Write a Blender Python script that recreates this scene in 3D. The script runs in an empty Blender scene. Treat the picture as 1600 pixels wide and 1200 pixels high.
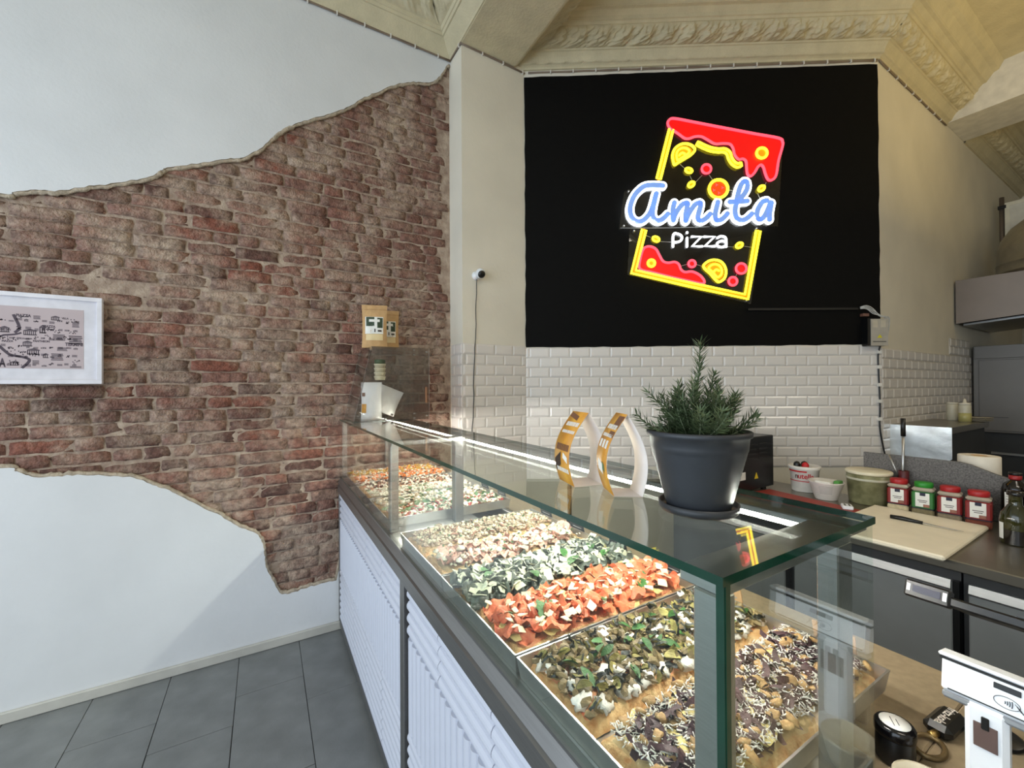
import bpy, bmesh, math, random
from mathutils import Vector, Matrix, noise
SC = bpy.context.scene
COL = SC.collection
# ---------------------------------------------------------------- camera
YAW, PITCH, ROLL, EYE = math.radians(30.76), math.radians(.376), math.radians(-.311), 1.53
fw = Vector((math.sin(YAW)*math.cos(PITCH), math.cos(YAW)*math.cos(PITCH), math.sin(PITCH)))
rt = Vector((math.cos(YAW), -math.sin(YAW), 0)); up = rt.cross(fw)
rt, up = rt*math.cos(ROLL)+up*math.sin(ROLL), up*math.cos(ROLL)-rt*math.sin(ROLL)
cam = bpy.data.objects.new('camera', bpy.data.cameras.new('camera'))
cam.data.sensor_width = 36; cam.data.lens = 649/1600*36; cam.data.clip_start = .02
cam.matrix_world = Matrix(((rt.x, up.x, -fw.x, 0), (rt.y, up.y, -fw.y, 0), (rt.z, up.z, -fw.z, EYE), (0, 0, 0, 1)))
COL.objects.link(cam); SC.camera = cam
# ---------------------------------------------------------------- light
SC.view_settings.view_transform = 'Standard'; SC.view_settings.look = 'None'
SC.view_settings.exposure = 0; SC.view_settings.gamma = 1; SC.view_settings.use_curve_mapping = False
W = bpy.data.worlds.new('world'); SC.world = W; W.use_nodes = True
W.node_tree.nodes['Background'].inputs[0].default_value = (.80, .88, 1, 1)
W.node_tree.nodes['Background'].inputs[1].default_value = .55

def area(name, loc, rot, sx, sy, power, col):
    l = bpy.data.lights.new(name, 'AREA'); l.shape = 'RECTANGLE'; l.size = sx; l.size_y = sy; l.energy = power; l.color = col
    o = bpy.data.objects.new(name, l); o.location = loc; o.rotation_euler = [math.radians(a) for a in rot]; COL.objects.link(o); return o
area('shopfront_daylight', (-3.15, -.3, 1.9), (0, -90, 0), 3.4, 5.6, 170, (.76, .88, 1))     # glazed shop front, faces +X
area('unseen_ceiling_fill', (.9, -1.2, 4.1), (0, 0, 0), 1.6, 1.6, 62, (1, .90, .76))  # added neutral-warm overhead fill, no fixture is seen
area('kitchen_uplight', (4.3, -.6, 2.75), (180, 0, 0), .4, 1.6, 23, (1, .74, .30))
area('unseen_kitchen_light', (3.6, -1.4, 3.4), (0, 25, 0), .7, .7, 16, (1, .9, .74))  # unseen light added to brighten the worktop and cutting board

# ---------------------------------------------------------------- helpers
def S(r, g, b):
    f = lambda c: (c/255/12.92) if c <= 10.3 else ((c/255+.055)/1.055)**2.4
    return (f(r), f(g), f(b))

def mat(name, col, rough=.6, metal=0, var=None, bump=None, emit=0, alpha=None, spec=.5, col2=None, stretch=None):
    m = bpy.data.materials.new(name); m.use_nodes = True; nt = m.node_tree; N = nt.nodes; L = nt.links
    b = N['Principled BSDF']; b.inputs['Roughness'].default_value = rough; b.inputs['Metallic'].default_value = metal
    b.inputs['Specular IOR Level'].default_value = spec
    b.inputs['Base Color'].default_value = (*col, 1)
    tc = N.new('ShaderNodeTexCoord'); mp = N.new('ShaderNodeMapping'); L.new(tc.outputs['Object'], mp.inputs[0])
    if stretch: mp.inputs['Scale'].default_value = stretch
    vs, va = var or (14, .12)
    n = N.new('ShaderNodeTexNoise'); n.inputs['Scale'].default_value = vs; n.inputs['Detail'].default_value = 5; L.new(mp.outputs[0], n.inputs[0])
    r = N.new('ShaderNodeValToRGB'); r.color_ramp.elements[0].position = .3; r.color_ramp.elements[1].position = .7
    c2 = col2 or tuple(c*(1-va) for c in col)
    r.color_ramp.elements[0].color = (*c2, 1); r.color_ramp.elements[1].color = (*(col if col2 else tuple(min(1, c*(1+va*.6)) for c in col)), 1)
    L.new(n.outputs[0], r.inputs[0]); L.new(r.outputs[0], b.inputs['Base Color'])
    if bump:
        bn = N.new('ShaderNodeTexNoise'); bn.inputs['Scale'].default_value = bump[0]; bn.inputs['Detail'].default_value = 6; L.new(mp.outputs[0], bn.inputs[0])
        bp = N.new('ShaderNodeBump'); bp.inputs['Strength'].default_value = bump[1]; bp.inputs['Distance'].default_value = .01
        L.new(bn.outputs[0], bp.inputs['Height']); L.new(bp.outputs[0], b.inputs['Normal'])
    if emit:
        b.inputs['Emission Color'].default_value = (*col, 1); b.inputs['Emission Strength'].default_value = emit
    return m

def glassmat(name, tint=(.93, .965, .945), ior=1.5, rough=0.0):
    m = bpy.data.materials.new(name); m.use_nodes = True; nt = m.node_tree; N = nt.nodes; L = nt.links
    N.remove(N['Principled BSDF']); o = N['Material Output']
    t = N.new('ShaderNodeBsdfTransparent'); t.inputs[0].default_value = (*tint, 1)
    g = N.new('ShaderNodeBsdfGlossy'); g.inputs['Roughness'].default_value = rough; g.inputs[0].default_value = (1, 1, 1, 1)
    f0 = ((ior-1)/(ior+1))**2
    lw = N.new('ShaderNodeLayerWeight'); lw.inputs[0].default_value = .5                 # thin-pane Schlick reflectance, same from both sides
    pw = N.new('ShaderNodeMath'); pw.operation = 'POWER'; pw.inputs[1].default_value = 5; L.new(lw.outputs['Facing'], pw.inputs[0])
    f = N.new('ShaderNodeMath'); f.operation = 'MULTIPLY_ADD'; f.inputs[1].default_value = 1-f0; f.inputs[2].default_value = f0; L.new(pw.outputs[0], f.inputs[0])
    x = N.new('ShaderNodeMixShader'); L.new(f.outputs[0], x.inputs[0]); L.new(t.outputs[0], x.inputs[1]); L.new(g.outputs[0], x.inputs[2]); L.new(x.outputs[0], o.inputs[0])
    return m

class MB:
    def __init__(s): s.v = []; s.f = []; s.m = []; s.s = []
    def add(s, vs, fs, mi=0, sm=False, mx=None):
        k = len(s.v); s.v += [tuple(mx @ Vector(v)) if mx else tuple(v) for v in vs]
        for f in fs: s.f.append([i+k for i in f]); s.m.append(mi); s.s.append(sm)
        return s
    def box(s, a, b, bev=0, mi=0, mx=None):
        x0, y0, z0 = [min(p, q) for p, q in zip(a, b)]; x1, y1, z1 = [max(p, q) for p, q in zip(a, b)]
        if not bev:
            vs = [(x, y, z) for x in (x0, x1) for y in (y0, y1) for z in (z0, z1)]
            return s.add(vs, [(0, 1, 3, 2), (4, 6, 7, 5), (0, 4, 5, 1), (2, 3, 7, 6), (0, 2, 6, 4), (1, 5, 7, 3)], mi, False, mx)
        c = bev; vs = []; idx = {}
        for i, x in enumerate((x0, x1)):
            for j, y in enumerate((y0, y1)):
                for k, z in enumerate((z0, z1)):
                    dx, dy, dz = (c, -c)[i], (c, -c)[j], (c, -c)[k]
                    for a_, p in enumerate(((x, y+dy, z+dz), (x+dx, y, z+dz), (x+dx, y+dy, z))):
                        idx[i, j, k, a_] = len(vs); vs.append(p)
        I = idx; fs = []
        for i in (0, 1): fs.append([I[i, 0, 0, 0], I[i, 0, 1, 0], I[i, 1, 1, 0], I[i, 1, 0, 0]][::(1 if i == 0 else -1)])
        for j in (0, 1): fs.append([I[0, j, 0, 1], I[1, j, 0, 1], I[1, j, 1, 1], I[0, j, 1, 1]][::(1 if j == 0 else -1)])
        for k in (0, 1): fs.append([I[0, 0, k, 2], I[0, 1, k, 2], I[1, 1, k, 2], I[1, 0, k, 2]][::(1 if k == 0 else -1)])
        for p in (0, 1):
            for q in (0, 1):
                fs.append([I[p, q, 0, 0], I[p, q, 0, 1], I[p, q, 1, 1], I[p, q, 1, 0]])
                fs.append([I[p, 0, q, 0], I[p, 0, q, 2], I[p, 1, q, 2], I[p, 1, q, 0]])
                fs.append([I[0, p, q, 1], I[0, p, q, 2], I[1, p, q, 2], I[1, p, q, 1]])
                for r in (0, 1): fs.append([I[p, q, r, 0], I[p, q, r, 1], I[p, q, r, 2]])
        return s.add(vs, fs, mi, False, mx)
    def tube(s, pts, r, n=8, mi=0, closed=False, cap=True):
        P = [Vector(p) for p in pts]; m = len(P); R = r if hasattr(r, '__len__') else [r]*m
        vs = []; fs = []; up0 = None
        for i in range(m):
            if closed: t = (P[(i+1) % m]-P[i-1])
            else: t = P[min(i+1, m-1)]-P[max(i-1, 0)]
            t = t.normalized() if t.length > 1e-9 else Vector((0, 0, 1))
            if up0 is None: up0 = Vector((0, 0, 1)) if abs(t.z) < .9 else Vector((1, 0, 0))
            a = t.cross(up0)
            if a.length < 1e-4: a = t.cross(Vector((1, .3, .2)))
            a.normalize(); b = a.cross(t); up0 = b
            for k in range(n):
                w = 2*math.pi*k/n; vs.append(P[i]+(a*math.cos(w)+b*math.sin(w))*R[i])
        for i in range(m if closed else m-1):
            for k in range(n):
                j = (i+1) % m; fs.append((i*n+k, i*n+(k+1) % n, j*n+(k+1) % n, j*n+k))
        if cap and not closed: fs += [tuple(range(n))[::-1], tuple(range((m-1)*n, m*n))]
        return s.add(vs, fs, mi, True)
    def lathe(s, prof, n=28, c=(0, 0, 0), mi=0, sm=True, mx=None, mis=None):
        vs = []; m = len(prof)
        for r, z in prof:
            for k in range(n):
                w = 2*math.pi*k/n; vs.append((c[0]+r*math.cos(w), c[1]+r*math.sin(w), c[2]+z))
        for i in range(m-1):
            s_fs = [(i*n+k, i*n+(k+1) % n, (i+1)*n+(k+1) % n, (i+1)*n+k) for k in range(n)]
            if i == 0: allf = []
            allf.append(s_fs)
        k0 = len(s.v); s.v += [tuple(mx @ Vector(v)) if mx else tuple(v) for v in vs]
        for i, g in enumerate(allf):
            for f in g: s.f.append([q+k0 for q in f]); s.m.append(mis[i] if mis else mi); s.s.append(sm)
        for ring, rev, mi_ in ((0, True, mis[0] if mis else mi), (m-1, False, mis[-1] if mis else mi)):
            if prof[ring][0] > 1e-6:
                f = [k0+ring*n+k for k in range(n)]; s.f.append(f[::-1] if rev else f); s.m.append(mi_); s.s.append(False)
        return s
    def prism(s, poly, O, U, V, d0, d1, mi=0, ms=None, front=True, back=True):
        O, U, V = Vector(O), Vector(U), Vector(V); Nn = U.cross(V); n = len(poly)
        vs = [O+U*a+V*b+Nn*d for d in (d0, d1) for a, b in poly]
        if front: s.add(vs[n:], [list(range(n))], mi)
        if back: s.add(vs[:n], [list(range(n))[::-1]], mi)
        return s.add(vs, [(i, (i+1) % n, n+(i+1) % n, n+i) for i in range(n)], mi if ms is None else ms)
    def grid(s, fn, nu, nv, mi=0, sm=True, closeu=False):
        vs = [fn(i/nu, j/nv) for i in range(nu+1) for j in range(nv+1)]; w = nv+1
        return s.add(vs, [(i*w+j, (i+1)*w+j, (i+1)*w+j+1, i*w+j+1) for i in range(nu) for j in range(nv)], mi, sm)
    def mesh(s, name, mats):
        me = bpy.data.meshes.new(name); me.from_pydata(s.v, [], s.f)
        for m in (mats if isinstance(mats, (list, tuple)) else [mats]): me.materials.append(m)
        me.polygons.foreach_set('material_index', s.m); me.polygons.foreach_set('use_smooth', s.s); me.update(); return me
    def build(s, name, mats, parent=None, **kw): return link(name, s.mesh(name, mats), parent, **kw)

def link(name, me, parent=None, label=None, cat=None, group=None, kind=None, loc=None, rot=None, scale=None):
    o = bpy.data.objects.new(name, me); COL.objects.link(o)
    if parent: o.parent = parent
    if loc: o.location = loc
    if rot: o.rotation_euler = rot
    if scale: o.scale = scale
    if label: o['label'] = label
    if cat: o['category'] = cat
    if group: o['group'] = group
    if kind: o['kind'] = kind
    return o
def thing(name, label, cat, loc=(0, 0, 0), rz=0, group=None): return link(name, None, None, label, cat, group, None, loc, (0, 0, rz))
def smooth_path(pts, k=4, closed=False):
    P = [Vector(p) for p in pts]; n = len(P); out = []
    for i in range(n if closed else n-1):
        a, b, c, d = (P[(i-1) % n], P[i], P[(i+1) % n], P[(i+2) % n]) if closed else (P[max(i-1, 0)], P[i], P[i+1], P[min(i+2, n-1)])
        for j in range(k):
            t = j/k; out.append(.5*((2*b)+(c-a)*t+(2*a-5*b+4*c-d)*t*t+(3*b-a-3*c+d)*t**3))
    if not closed: out.append(P[-1])
    return out
def text_geo(body, size, align='CENTER', bold=0):
    c = bpy.data.curves.new('t', 'FONT'); c.body = body; c.size = size; c.align_x = align; c.resolution_u = 3; c.offset = bold
    o = bpy.data.objects.new('t', c); COL.objects.link(o); bpy.context.view_layer.update()
    me = o.to_mesh(); vs = [tuple(v.co) for v in me.vertices]; fs = [tuple(p.vertices) for p in me.polygons]
    o.to_mesh_clear(); bpy.data.objects.remove(o); bpy.data.curves.remove(c); return vs, fs
def fbm(x, y, z=0, o=3): return sum(noise.noise(Vector((x*2**k, y*2**k, z+7.3*k)))/2**k for k in range(o))
RND = random.Random(7)
# ---------------------------------------------------------------- materials
WHITE = mat('white_plaster', S(217, 219, 221), .75, var=(3, .05), bump=(60, .12))
PEDGE = mat('plaster_broken_edge', S(186, 172, 152), .95, var=(40, .3), bump=(90, .8))
MORTAR = mat('old_mortar', S(186, 168, 150), .95, var=(16, .3), bump=(55, 1.0), col2=S(134, 112, 98))
PAINT = mat('cream_paint', S(226, 220, 204), .7, var=(2.5, .07), bump=(45, .1))
CREAM = mat('cream_stucco', S(206, 196, 164), .8, var=(9, .1), bump=(70, .3))
FTILE = mat('grey_floor_tile', S(122, 125, 125), .5, var=(7, .2), bump=(120, .06))
GROUT = mat('dark_grout', S(56, 56, 55), .9)
METRO = mat('white_metro_tile', S(224, 219, 213), .16, var=(5, .03), spec=.5)
TGROUT = mat('tile_grout', S(200, 195, 188), .9)
BLACKP = mat('matte_black_paint', S(9, 9, 9), .7, var=(30, .2), spec=.12)
STEEL = mat('brushed_steel', S(188, 188, 186), .34, .95, var=(30, .07), stretch=(1, 1, 12))
DSTEEL = mat('dark_brushed_steel', S(146, 145, 143), .38, .9, var=(24, .08), stretch=(8, .4, 8))
ALU = mat('tray_aluminium', S(205, 206, 205), .3, .9, var=(30, .08))
BLACKPL = mat('black_plastic', S(16, 17, 18), .35, var=(30, .1))
WHITEPL = mat('white_plastic', S(228, 232, 236), .4, var=(30, .03))
GLASS = glassmat('clear_glass'); GEDGE = mat('green_glass_edge', S(18, 62, 46), .08, var=(20, .25), spec=.9)
ACRYL = glassmat('clear_acrylic', (.985, .985, .985), 1.42)
def brickmat():
    m = mat('old_brick', S(112, 72, 62), .92, var=(25, .3), bump=(90, 1.4)); nt = m.node_tree; N = nt.nodes; L = nt.links; b = N['Principled BSDF']
    oi = N.new('ShaderNodeObjectInfo'); cr = N.new('ShaderNodeValToRGB'); e = cr.color_ramp.elements
    cols = [(0, S(98, 70, 62)), (.25, S(128, 92, 80)), (.5, S(142, 104, 92)), (.72, S(148, 98, 82)), (.87, S(134, 78, 62)), (1, S(160, 134, 118))]
    e[0].color = (*cols[0][1], 1); e[1].color = (*cols[-1][1], 1)
    for p, c in cols[1:-1]: x = e.new(p); x.color = (*c, 1)
    L.new(oi.outputs['Random'], cr.inputs[0])
    ge = N.new('ShaderNodeNewGeometry'); n1 = N.new('ShaderNodeTexNoise'); n1.inputs['Scale'].default_value = 3.2; n1.inputs['Detail'].default_value = 8; n1.inputs['Roughness'].default_value = .72
    L.new(ge.outputs['Position'], n1.inputs[0]); r1 = N.new('ShaderNodeValToRGB'); r1.color_ramp.elements[0].position = .42; r1.color_ramp.elements[1].position = .64
    L.new(n1.outputs[0], r1.inputs[0])
    mx = N.new('ShaderNodeMixRGB'); L.new(r1.outputs[0], mx.inputs[0]); L.new(cr.outputs[0], mx.inputs[1]); mx.inputs[2].default_value = (*S(186, 166, 148), 1)
    n2 = N.new('ShaderNodeTexNoise'); n2.inputs['Scale'].default_value = 40; n2.inputs['Detail'].default_value = 6; L.new(ge.outputs['Position'], n2.inputs[0])
    m2 = N.new('ShaderNodeMixRGB'); m2.blend_type = 'MULTIPLY'; m2.inputs[0].default_value = .75; L.new(mx.outputs[0], m2.inputs[1])
    r2 = N.new('ShaderNodeValToRGB'); r2.color_ramp.elements[0].position = .33; r2.color_ramp.elements[0].color = (.45, .42, .4, 1); r2.color_ramp.elements[1].position = .6; r2.color_ramp.elements[1].color = (1.12, 1.1, 1.08, 1)
    L.new(n2.outputs[0], r2.inputs[0]); L.new(r2.outputs[0], m2.inputs[2]); L.new(m2.outputs[0], b.inputs['Base Color']); return m
BRICK = brickmat()
SG=dict(
 BIG=[[(1.019,3.009),(0.974,3.014),(0.925,3.015),(0.884,3.008),(0.847,2.982),(0.814,2.945),(0.793,2.904),(0.78,2.859),(0.779,2.817),(0.788,2.784),(0.809,2.758),(0.837,2.747),(0.869,2.753),(0.899,2.777),(0.924,2.81),(0.94,2.847),(0.953,2.888),(0.963,2.929),(0.969,2.95)],[(0.971,2.952),(0.961,2.909),(0.95,2.863),(0.943,2.822),(0.944,2.789),(0.956,2.763),(0.976,2.751),(1.0,2.754),(1.025,2.77),(1.044,2.789),(1.054,2.799)],[(1.102,2.881),(1.093,2.844),(1.09,2.798),(1.093,2.752),(1.097,2.761),(1.107,2.794),(1.132,2.834),(1.156,2.863),(1.181,2.877),(1.198,2.874),(1.193,2.841),(1.185,2.8),(1.183,2.746),(1.191,2.763),(1.205,2.796),(1.23,2.836),(1.254,2.865),(1.282,2.877),(1.293,2.87),(1.288,2.839),(1.278,2.802),(1.272,2.774),(1.275,2.751),(1.294,2.744),(1.318,2.752),(1.343,2.772),(1.361,2.792)],[(1.417,2.878),(1.408,2.841),(1.398,2.8),(1.397,2.771),(1.404,2.748),(1.422,2.744),(1.447,2.753),(1.47,2.774),(1.485,2.792)],[(1.549,2.875),(1.561,2.924),(1.57,2.961),(1.586,3.002),(1.606,3.026),(1.624,3.024),(1.632,3.001),(1.626,2.968),(1.605,2.931),(1.577,2.895),(1.548,2.859),(1.542,2.826),(1.542,2.789),(1.551,2.76),(1.572,2.745),(1.596,2.742),(1.624,2.754),(1.648,2.774),(1.661,2.788)],[(1.504,2.878),(1.544,2.879),(1.588,2.88),(1.629,2.882)],[(1.77,2.883),(1.745,2.877),(1.722,2.851),(1.703,2.814),(1.697,2.777),(1.705,2.752),(1.721,2.744),(1.741,2.756),(1.761,2.784),(1.781,2.829),(1.794,2.866)],[(1.802,2.865),(1.793,2.82),(1.787,2.779),(1.787,2.742)]],
 SMALL=[[(1.093,2.559),(1.097,2.65),(1.129,2.653),(1.154,2.639),(1.157,2.616),(1.141,2.597),(1.102,2.591)],[(1.196,2.622),(1.194,2.557)],[(1.196,2.664),(1.196,2.659)],[(1.231,2.631),(1.301,2.63),(1.233,2.56),(1.304,2.558)],[(1.32,2.629),(1.397,2.628),(1.323,2.558),(1.396,2.557)],[(1.416,2.618),(1.441,2.63),(1.469,2.623),(1.479,2.601),(1.479,2.552)],[(1.479,2.586),(1.447,2.595),(1.418,2.582),(1.415,2.56),(1.441,2.55),(1.469,2.555),(1.479,2.57)]],
 DRIP=[(1.061,3.472),(1.073,3.501),(1.113,3.509),(1.259,3.477),(1.404,3.444),(1.548,3.412),(1.691,3.38),(1.863,3.343),(1.891,3.313),(1.889,3.277),(1.861,3.178),(1.843,3.073),(1.815,3.038),(1.786,3.039),(1.766,3.081),(1.753,3.128),(1.735,3.149),(1.712,3.135),(1.688,3.094),(1.66,3.069),(1.637,3.084),(1.631,3.131),(1.627,3.178),(1.604,3.197),(1.574,3.194),(1.546,3.228),(1.535,3.275),(1.512,3.308),(1.46,3.315),(1.403,3.314),(1.345,3.348),(1.304,3.37),(1.258,3.371),(1.217,3.358),(1.183,3.361),(1.142,3.392),(1.107,3.417),(1.078,3.436)],
 BLOB=[(0.872,2.537),(0.894,2.559),(0.929,2.562),(0.968,2.542),(0.993,2.496),(1.018,2.453),(1.056,2.439),(1.102,2.445),(1.133,2.428),(1.149,2.389),(1.178,2.369),(1.229,2.372),(1.28,2.348),(1.311,2.315),(1.317,2.289),(1.292,2.283),(1.203,2.304),(1.075,2.335),(0.947,2.369),(0.851,2.397),(0.851,2.465)],
 FRAME=[[(1.086,3.429),(0.991,3.064)],[(0.882,2.687),(0.802,2.378),(1.203,2.279),(1.621,2.181),(1.71,2.664)]],
 SQUIG=[(1.275,3.32),(1.321,3.295),(1.373,3.273),(1.425,3.263),(1.471,3.262),(1.5,3.241),(1.511,3.205),(1.533,3.169),(1.562,3.15),(1.592,3.156)],
 LEMON=[[(1.097,3.198),(1.094,3.239),(1.112,3.286),(1.153,3.315),(1.199,3.319),(1.24,3.301),(1.257,3.271),(1.228,3.236),(1.181,3.207),(1.128,3.176),(1.107,3.165)],[(1.312,2.406),(1.344,2.444),(1.395,2.456),(1.446,2.436),(1.474,2.384),(1.467,2.326),(1.431,2.294),(1.406,2.301),(1.362,2.353)]],
 OVAL=[(1.212,3.121,-20),(1.229,3.017,35),(1.736,2.976,35),(0.968,2.617,-25),(1.573,2.56,30)],
 RED=[(1.34,3.129,0.037),(1.229,2.43,0.029),(1.585,2.389,0.041),(1.524,2.296,0.034)],
 RING=[(1.739,3.234,0.044),(0.932,2.438,0.031)],
 TOM=[(1.426,2.98,0.067)],
 WIRES=[[(0.71,2.708),(1.037,2.702),(1.362,2.704)],[(1.152,3.173),(1.186,3.142)],[(1.224,3.085),(1.238,3.052)],[(1.313,3.089),(1.264,3.037)],[(1.363,3.09),(1.389,3.049)],[(1.498,2.975),(1.529,2.97)],[(1.776,3.025),(1.766,3.001)],[(1.713,2.944),(1.73,2.905)],[(0.901,2.647),(0.933,2.634)],[(1.004,2.601),(1.084,2.595)],[(1.491,2.554),(1.538,2.551)],[(1.611,2.556),(1.662,2.547)],[(1.152,2.418),(1.198,2.429)],[(1.264,2.426),(1.305,2.414)],[(1.463,2.313),(1.489,2.305)],[(1.559,2.353),(1.546,2.328)]],
)
UPB=[(-1.051,2.435),(-1.011,2.447),(-0.949,2.474),(-0.853,2.494),(-0.751,2.54),(-0.632,2.589),(-0.518,2.647),(-0.474,2.69),(-0.447,2.714),(-0.343,2.759),(-0.183,2.832),(-0.1,2.866),(-0.01,2.955),(0.072,3.064),(0.158,3.142),(0.265,3.212),(0.376,3.285),(0.473,3.355),(0.553,3.438),(0.657,3.518),(0.786,3.618),(0.899,3.677),(1.017,3.716),(1.089,3.781),(1.139,3.866),(1.165,3.909)]
LOB=[(-1.049,1.166),(-0.999,1.149),(-0.947,1.119),(-0.873,1.11),(-0.773,1.108),(-0.655,1.086),(-0.569,1.066),(-0.492,1.016),(-0.426,0.977),(-0.343,0.913),(-0.229,0.825),(-0.139,0.748),(-0.061,0.698),(-0.02,0.645),(-0.004,0.567),(0.006,0.478),(0.035,0.404),(0.075,0.31),(0.125,0.293),(0.223,0.304),(0.332,0.309),(0.388,0.307)]
# ================================================================ STRUCTURE
def struct(name, mb, mats, **kw): return mb.build(name, mats, kind='structure', **kw)
fl = struct('floor', MB().box((-3.2, -3.5, -.12), (8.5, 4, -.006)), GROUT)
tm = MB().box((.0018, .0022, -.006), (.3002, .6008, 0), .0012).mesh('floor_tile', FTILE)
for i in range(-8, 2):
    x = -.126+.302*i
    for j in range(-1, 9):
        y1 = 2.48+.603-(0 if i % 2 == 0 else .198)-.603*j
        y0 = y1-.603
        if y0 > 2.85 or y1 < -2.6: continue
        if i == 1 or y1 > 2.86:                               # cut tiles along the counter plinth and the wall
            yy = min(y1, 2.857); w = .24 if i == 1 else .302
            MB().box((0, 0, -.006), (w-.0024, yy-y0-.0024, 0), .0012).build('floor_tile', FTILE, fl, loc=(x+.0012, y0+.0012, 0))
        else: link('floor_tile', tm, fl, loc=(x, y0, 0))
# --- left wall: mortar bed, bricks, torn plaster above and below
wl = struct('wall_left', MB().box((-3.2, 2.872, 0), (1.18, 3.0, 4.3)), MORTAR)
def lerp_poly(L, x):
    if x <= L[0][0]: return L[0][1]
    for a, b in zip(L, L[1:]):
        if a[0] <= x <= b[0]: return a[1]+(b[1]-a[1])*(x-a[0])/max(1e-6, b[0]-a[0])
    return L[-1][1]
def brick_mesh(L, seed):
    r = random.Random(seed); b = MB(); nx, nz, H, D = (5 if L > .15 else 3), 3, .0605, .03
    ex = [r.uniform(-.005, .005) for _ in range(8)]
    def fr(i, j):
        a, c = i/nx, j/nz; rim = (i in (0, nx)) or (j in (0, nz))
        x = (a-.5)*L+(ex[j] if i == 0 else ex[j+4] if i == nx else r.uniform(-.006, .006)); z = (c-.5)*H+r.uniform(-.0035, .0035)
        if i in (0, nx) and j in (0, nz): x *= .982; z *= .92
        return (x, (.005 if rim else 0)+r.uniform(-.003, .003), z)
    F = [[fr(i, j) for j in range(nz+1)] for i in range(nx+1)]
    vs = [p for row in F for p in row]; w = nz+1
    fs = [(i*w+j, (i+1)*w+j, (i+1)*w+j+1, i*w+j+1) for i in range(nx) for j in range(nz)]
    ring = [(i, 0) for i in range(nx)]+[(nx, j) for j in range(nz)]+[(i, nz) for i in range(nx, 0, -1)]+[(0, j) for j in range(nz, 0, -1)]
    k = len(vs); vs += [(F[i][j][0], D, F[i][j][2]) for i, j in ring]
    ids = [i*w+j for i, j in ring]; n = len(ids)
    fs += [(ids[q], k+q, k+(q+1) % n, ids[(q+1) % n]) for q in range(n)]
    return b.add(vs, fs, 0, True)
SL = [brick_mesh(.214, s) for s in range(9)]; HD = [brick_mesh(.104, 40+s) for s in range(6)]
SM = [b.mesh('brick', BRICK) for b in SL]; HM = [b.mesh('brick', BRICK) for b in HD]
spots = []; r = random.Random(3); row = 0; z = .25
LOB2 = LOB+[(.50, .86), (1.19, .80)]
while z < 3.97:
    x = -1.75+r.uniform(0, .12); head = (row % 3 == 2)
    while x < 1.16:
        st = (r.random() < .82) if not head else (r.random() < .3)
        Lb = .222 if st else .110
        if x+Lb > 1.178: st, Lb = False, .110
        c = x+Lb/2
        if x+Lb <= 1.185 and lerp_poly(LOB2, c)-.06 < z < lerp_poly(UPB, c)+.06:
            spots.append((c, z+r.uniform(-.003, .003)+.004*math.sin(c*2.1+row), st, r.uniform(-.012, .012), 2.865+r.uniform(-.006, .003)))
        x += Lb+r.uniform(-.004, .008)
    z += .0668+r.uniform(-.0012, .0012); row += 1
def dist(p): return abs(p[0]+.1)*.9+abs(p[1]-1.7)*.5 if p[0] > -1.12 else 9
spots.sort(key=dist)
joined = MB(); holes = {(178, 443)}
for i, (x, z, st, a, y) in enumerate(spots):
    dark = abs(x+.66) < .1 and abs(z-2.06) < .034
    if i < 300:
        link('brick', r.choice(SM if st else HM), wl, loc=(x, y+(.02 if dark else 0), z), rot=(0, a, 0), scale=(1, 1, r.uniform(.94, 1.06)))
    else:
        s = r.choice(SL if st else HD); joined.add(s.v, s.f, 0, True, Matrix.Translation((x, y, z)) @ Matrix.Rotation(a, 4, 'Y'))
joined.build('brick_remainder', BRICK, wl, kind='stuff')
def ragged(L, amp, sd):
    P = smooth_path([(a, b, 0) for a, b in L], 6); q = random.Random(sd)
    return [(p.x+q.uniform(-amp, amp)*.6, p.y+q.uniform(-amp, amp)) for p in P]
ub = ragged([(-3.2, 2.20), (-2.2, 2.28), (-1.5, 2.40)]+UPB+[(1.179, 3.90)], .004, 1)
lb = ragged([(-3.2, 1.30), (-2.2, 1.22), (-1.5, 1.16)]+LOB, .004, 2)+[(.50, .88), (.8, .84), (1.179, .80)]
for nm, poly in (('plaster_coat', ub+[(1.179, 4.28), (-3.2, 4.28)]), ('plaster_coat', [(-3.2, .001), (1.179, .001)]+lb[::-1])):
    p = MB(); n = len(poly)
    O = Vector((0, 0, 0)); f = lambda a, b, d: (a, 2.872-d, b)
    inner = poly
    p.add([f(a, b, .027) for a, b in poly], [list(range(n))], 0)
    p.add([f(a, b, .027) for a, b in poly]+[f(a, b, -.004) for a, b in poly], [(i, n+i, n+(i+1) % n, (i+1) % n) for i in range(n)], 1)
    p.build(nm, [WHITE, PEDGE], wl)
# rough render lip that follows the torn edge
for L, sg in ((ub, -1), (lb, 1)):
    q = random.Random(9); pts = [(a, 2.858+q.uniform(-.002, .002), b+sg*.006) for a, b in L if a > -1.8]
    MB().tube(pts, [q.uniform(.008, .015) for _ in pts], 6).build('plaster_lip', PEDGE, wl)
struct('baseboard_left', MB().box((-3.2, 2.826, .001), (.418, 2.8445, .052), .004), mat('grey_skirting', S(190, 188, 180), .7, var=(6, .15)))
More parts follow.
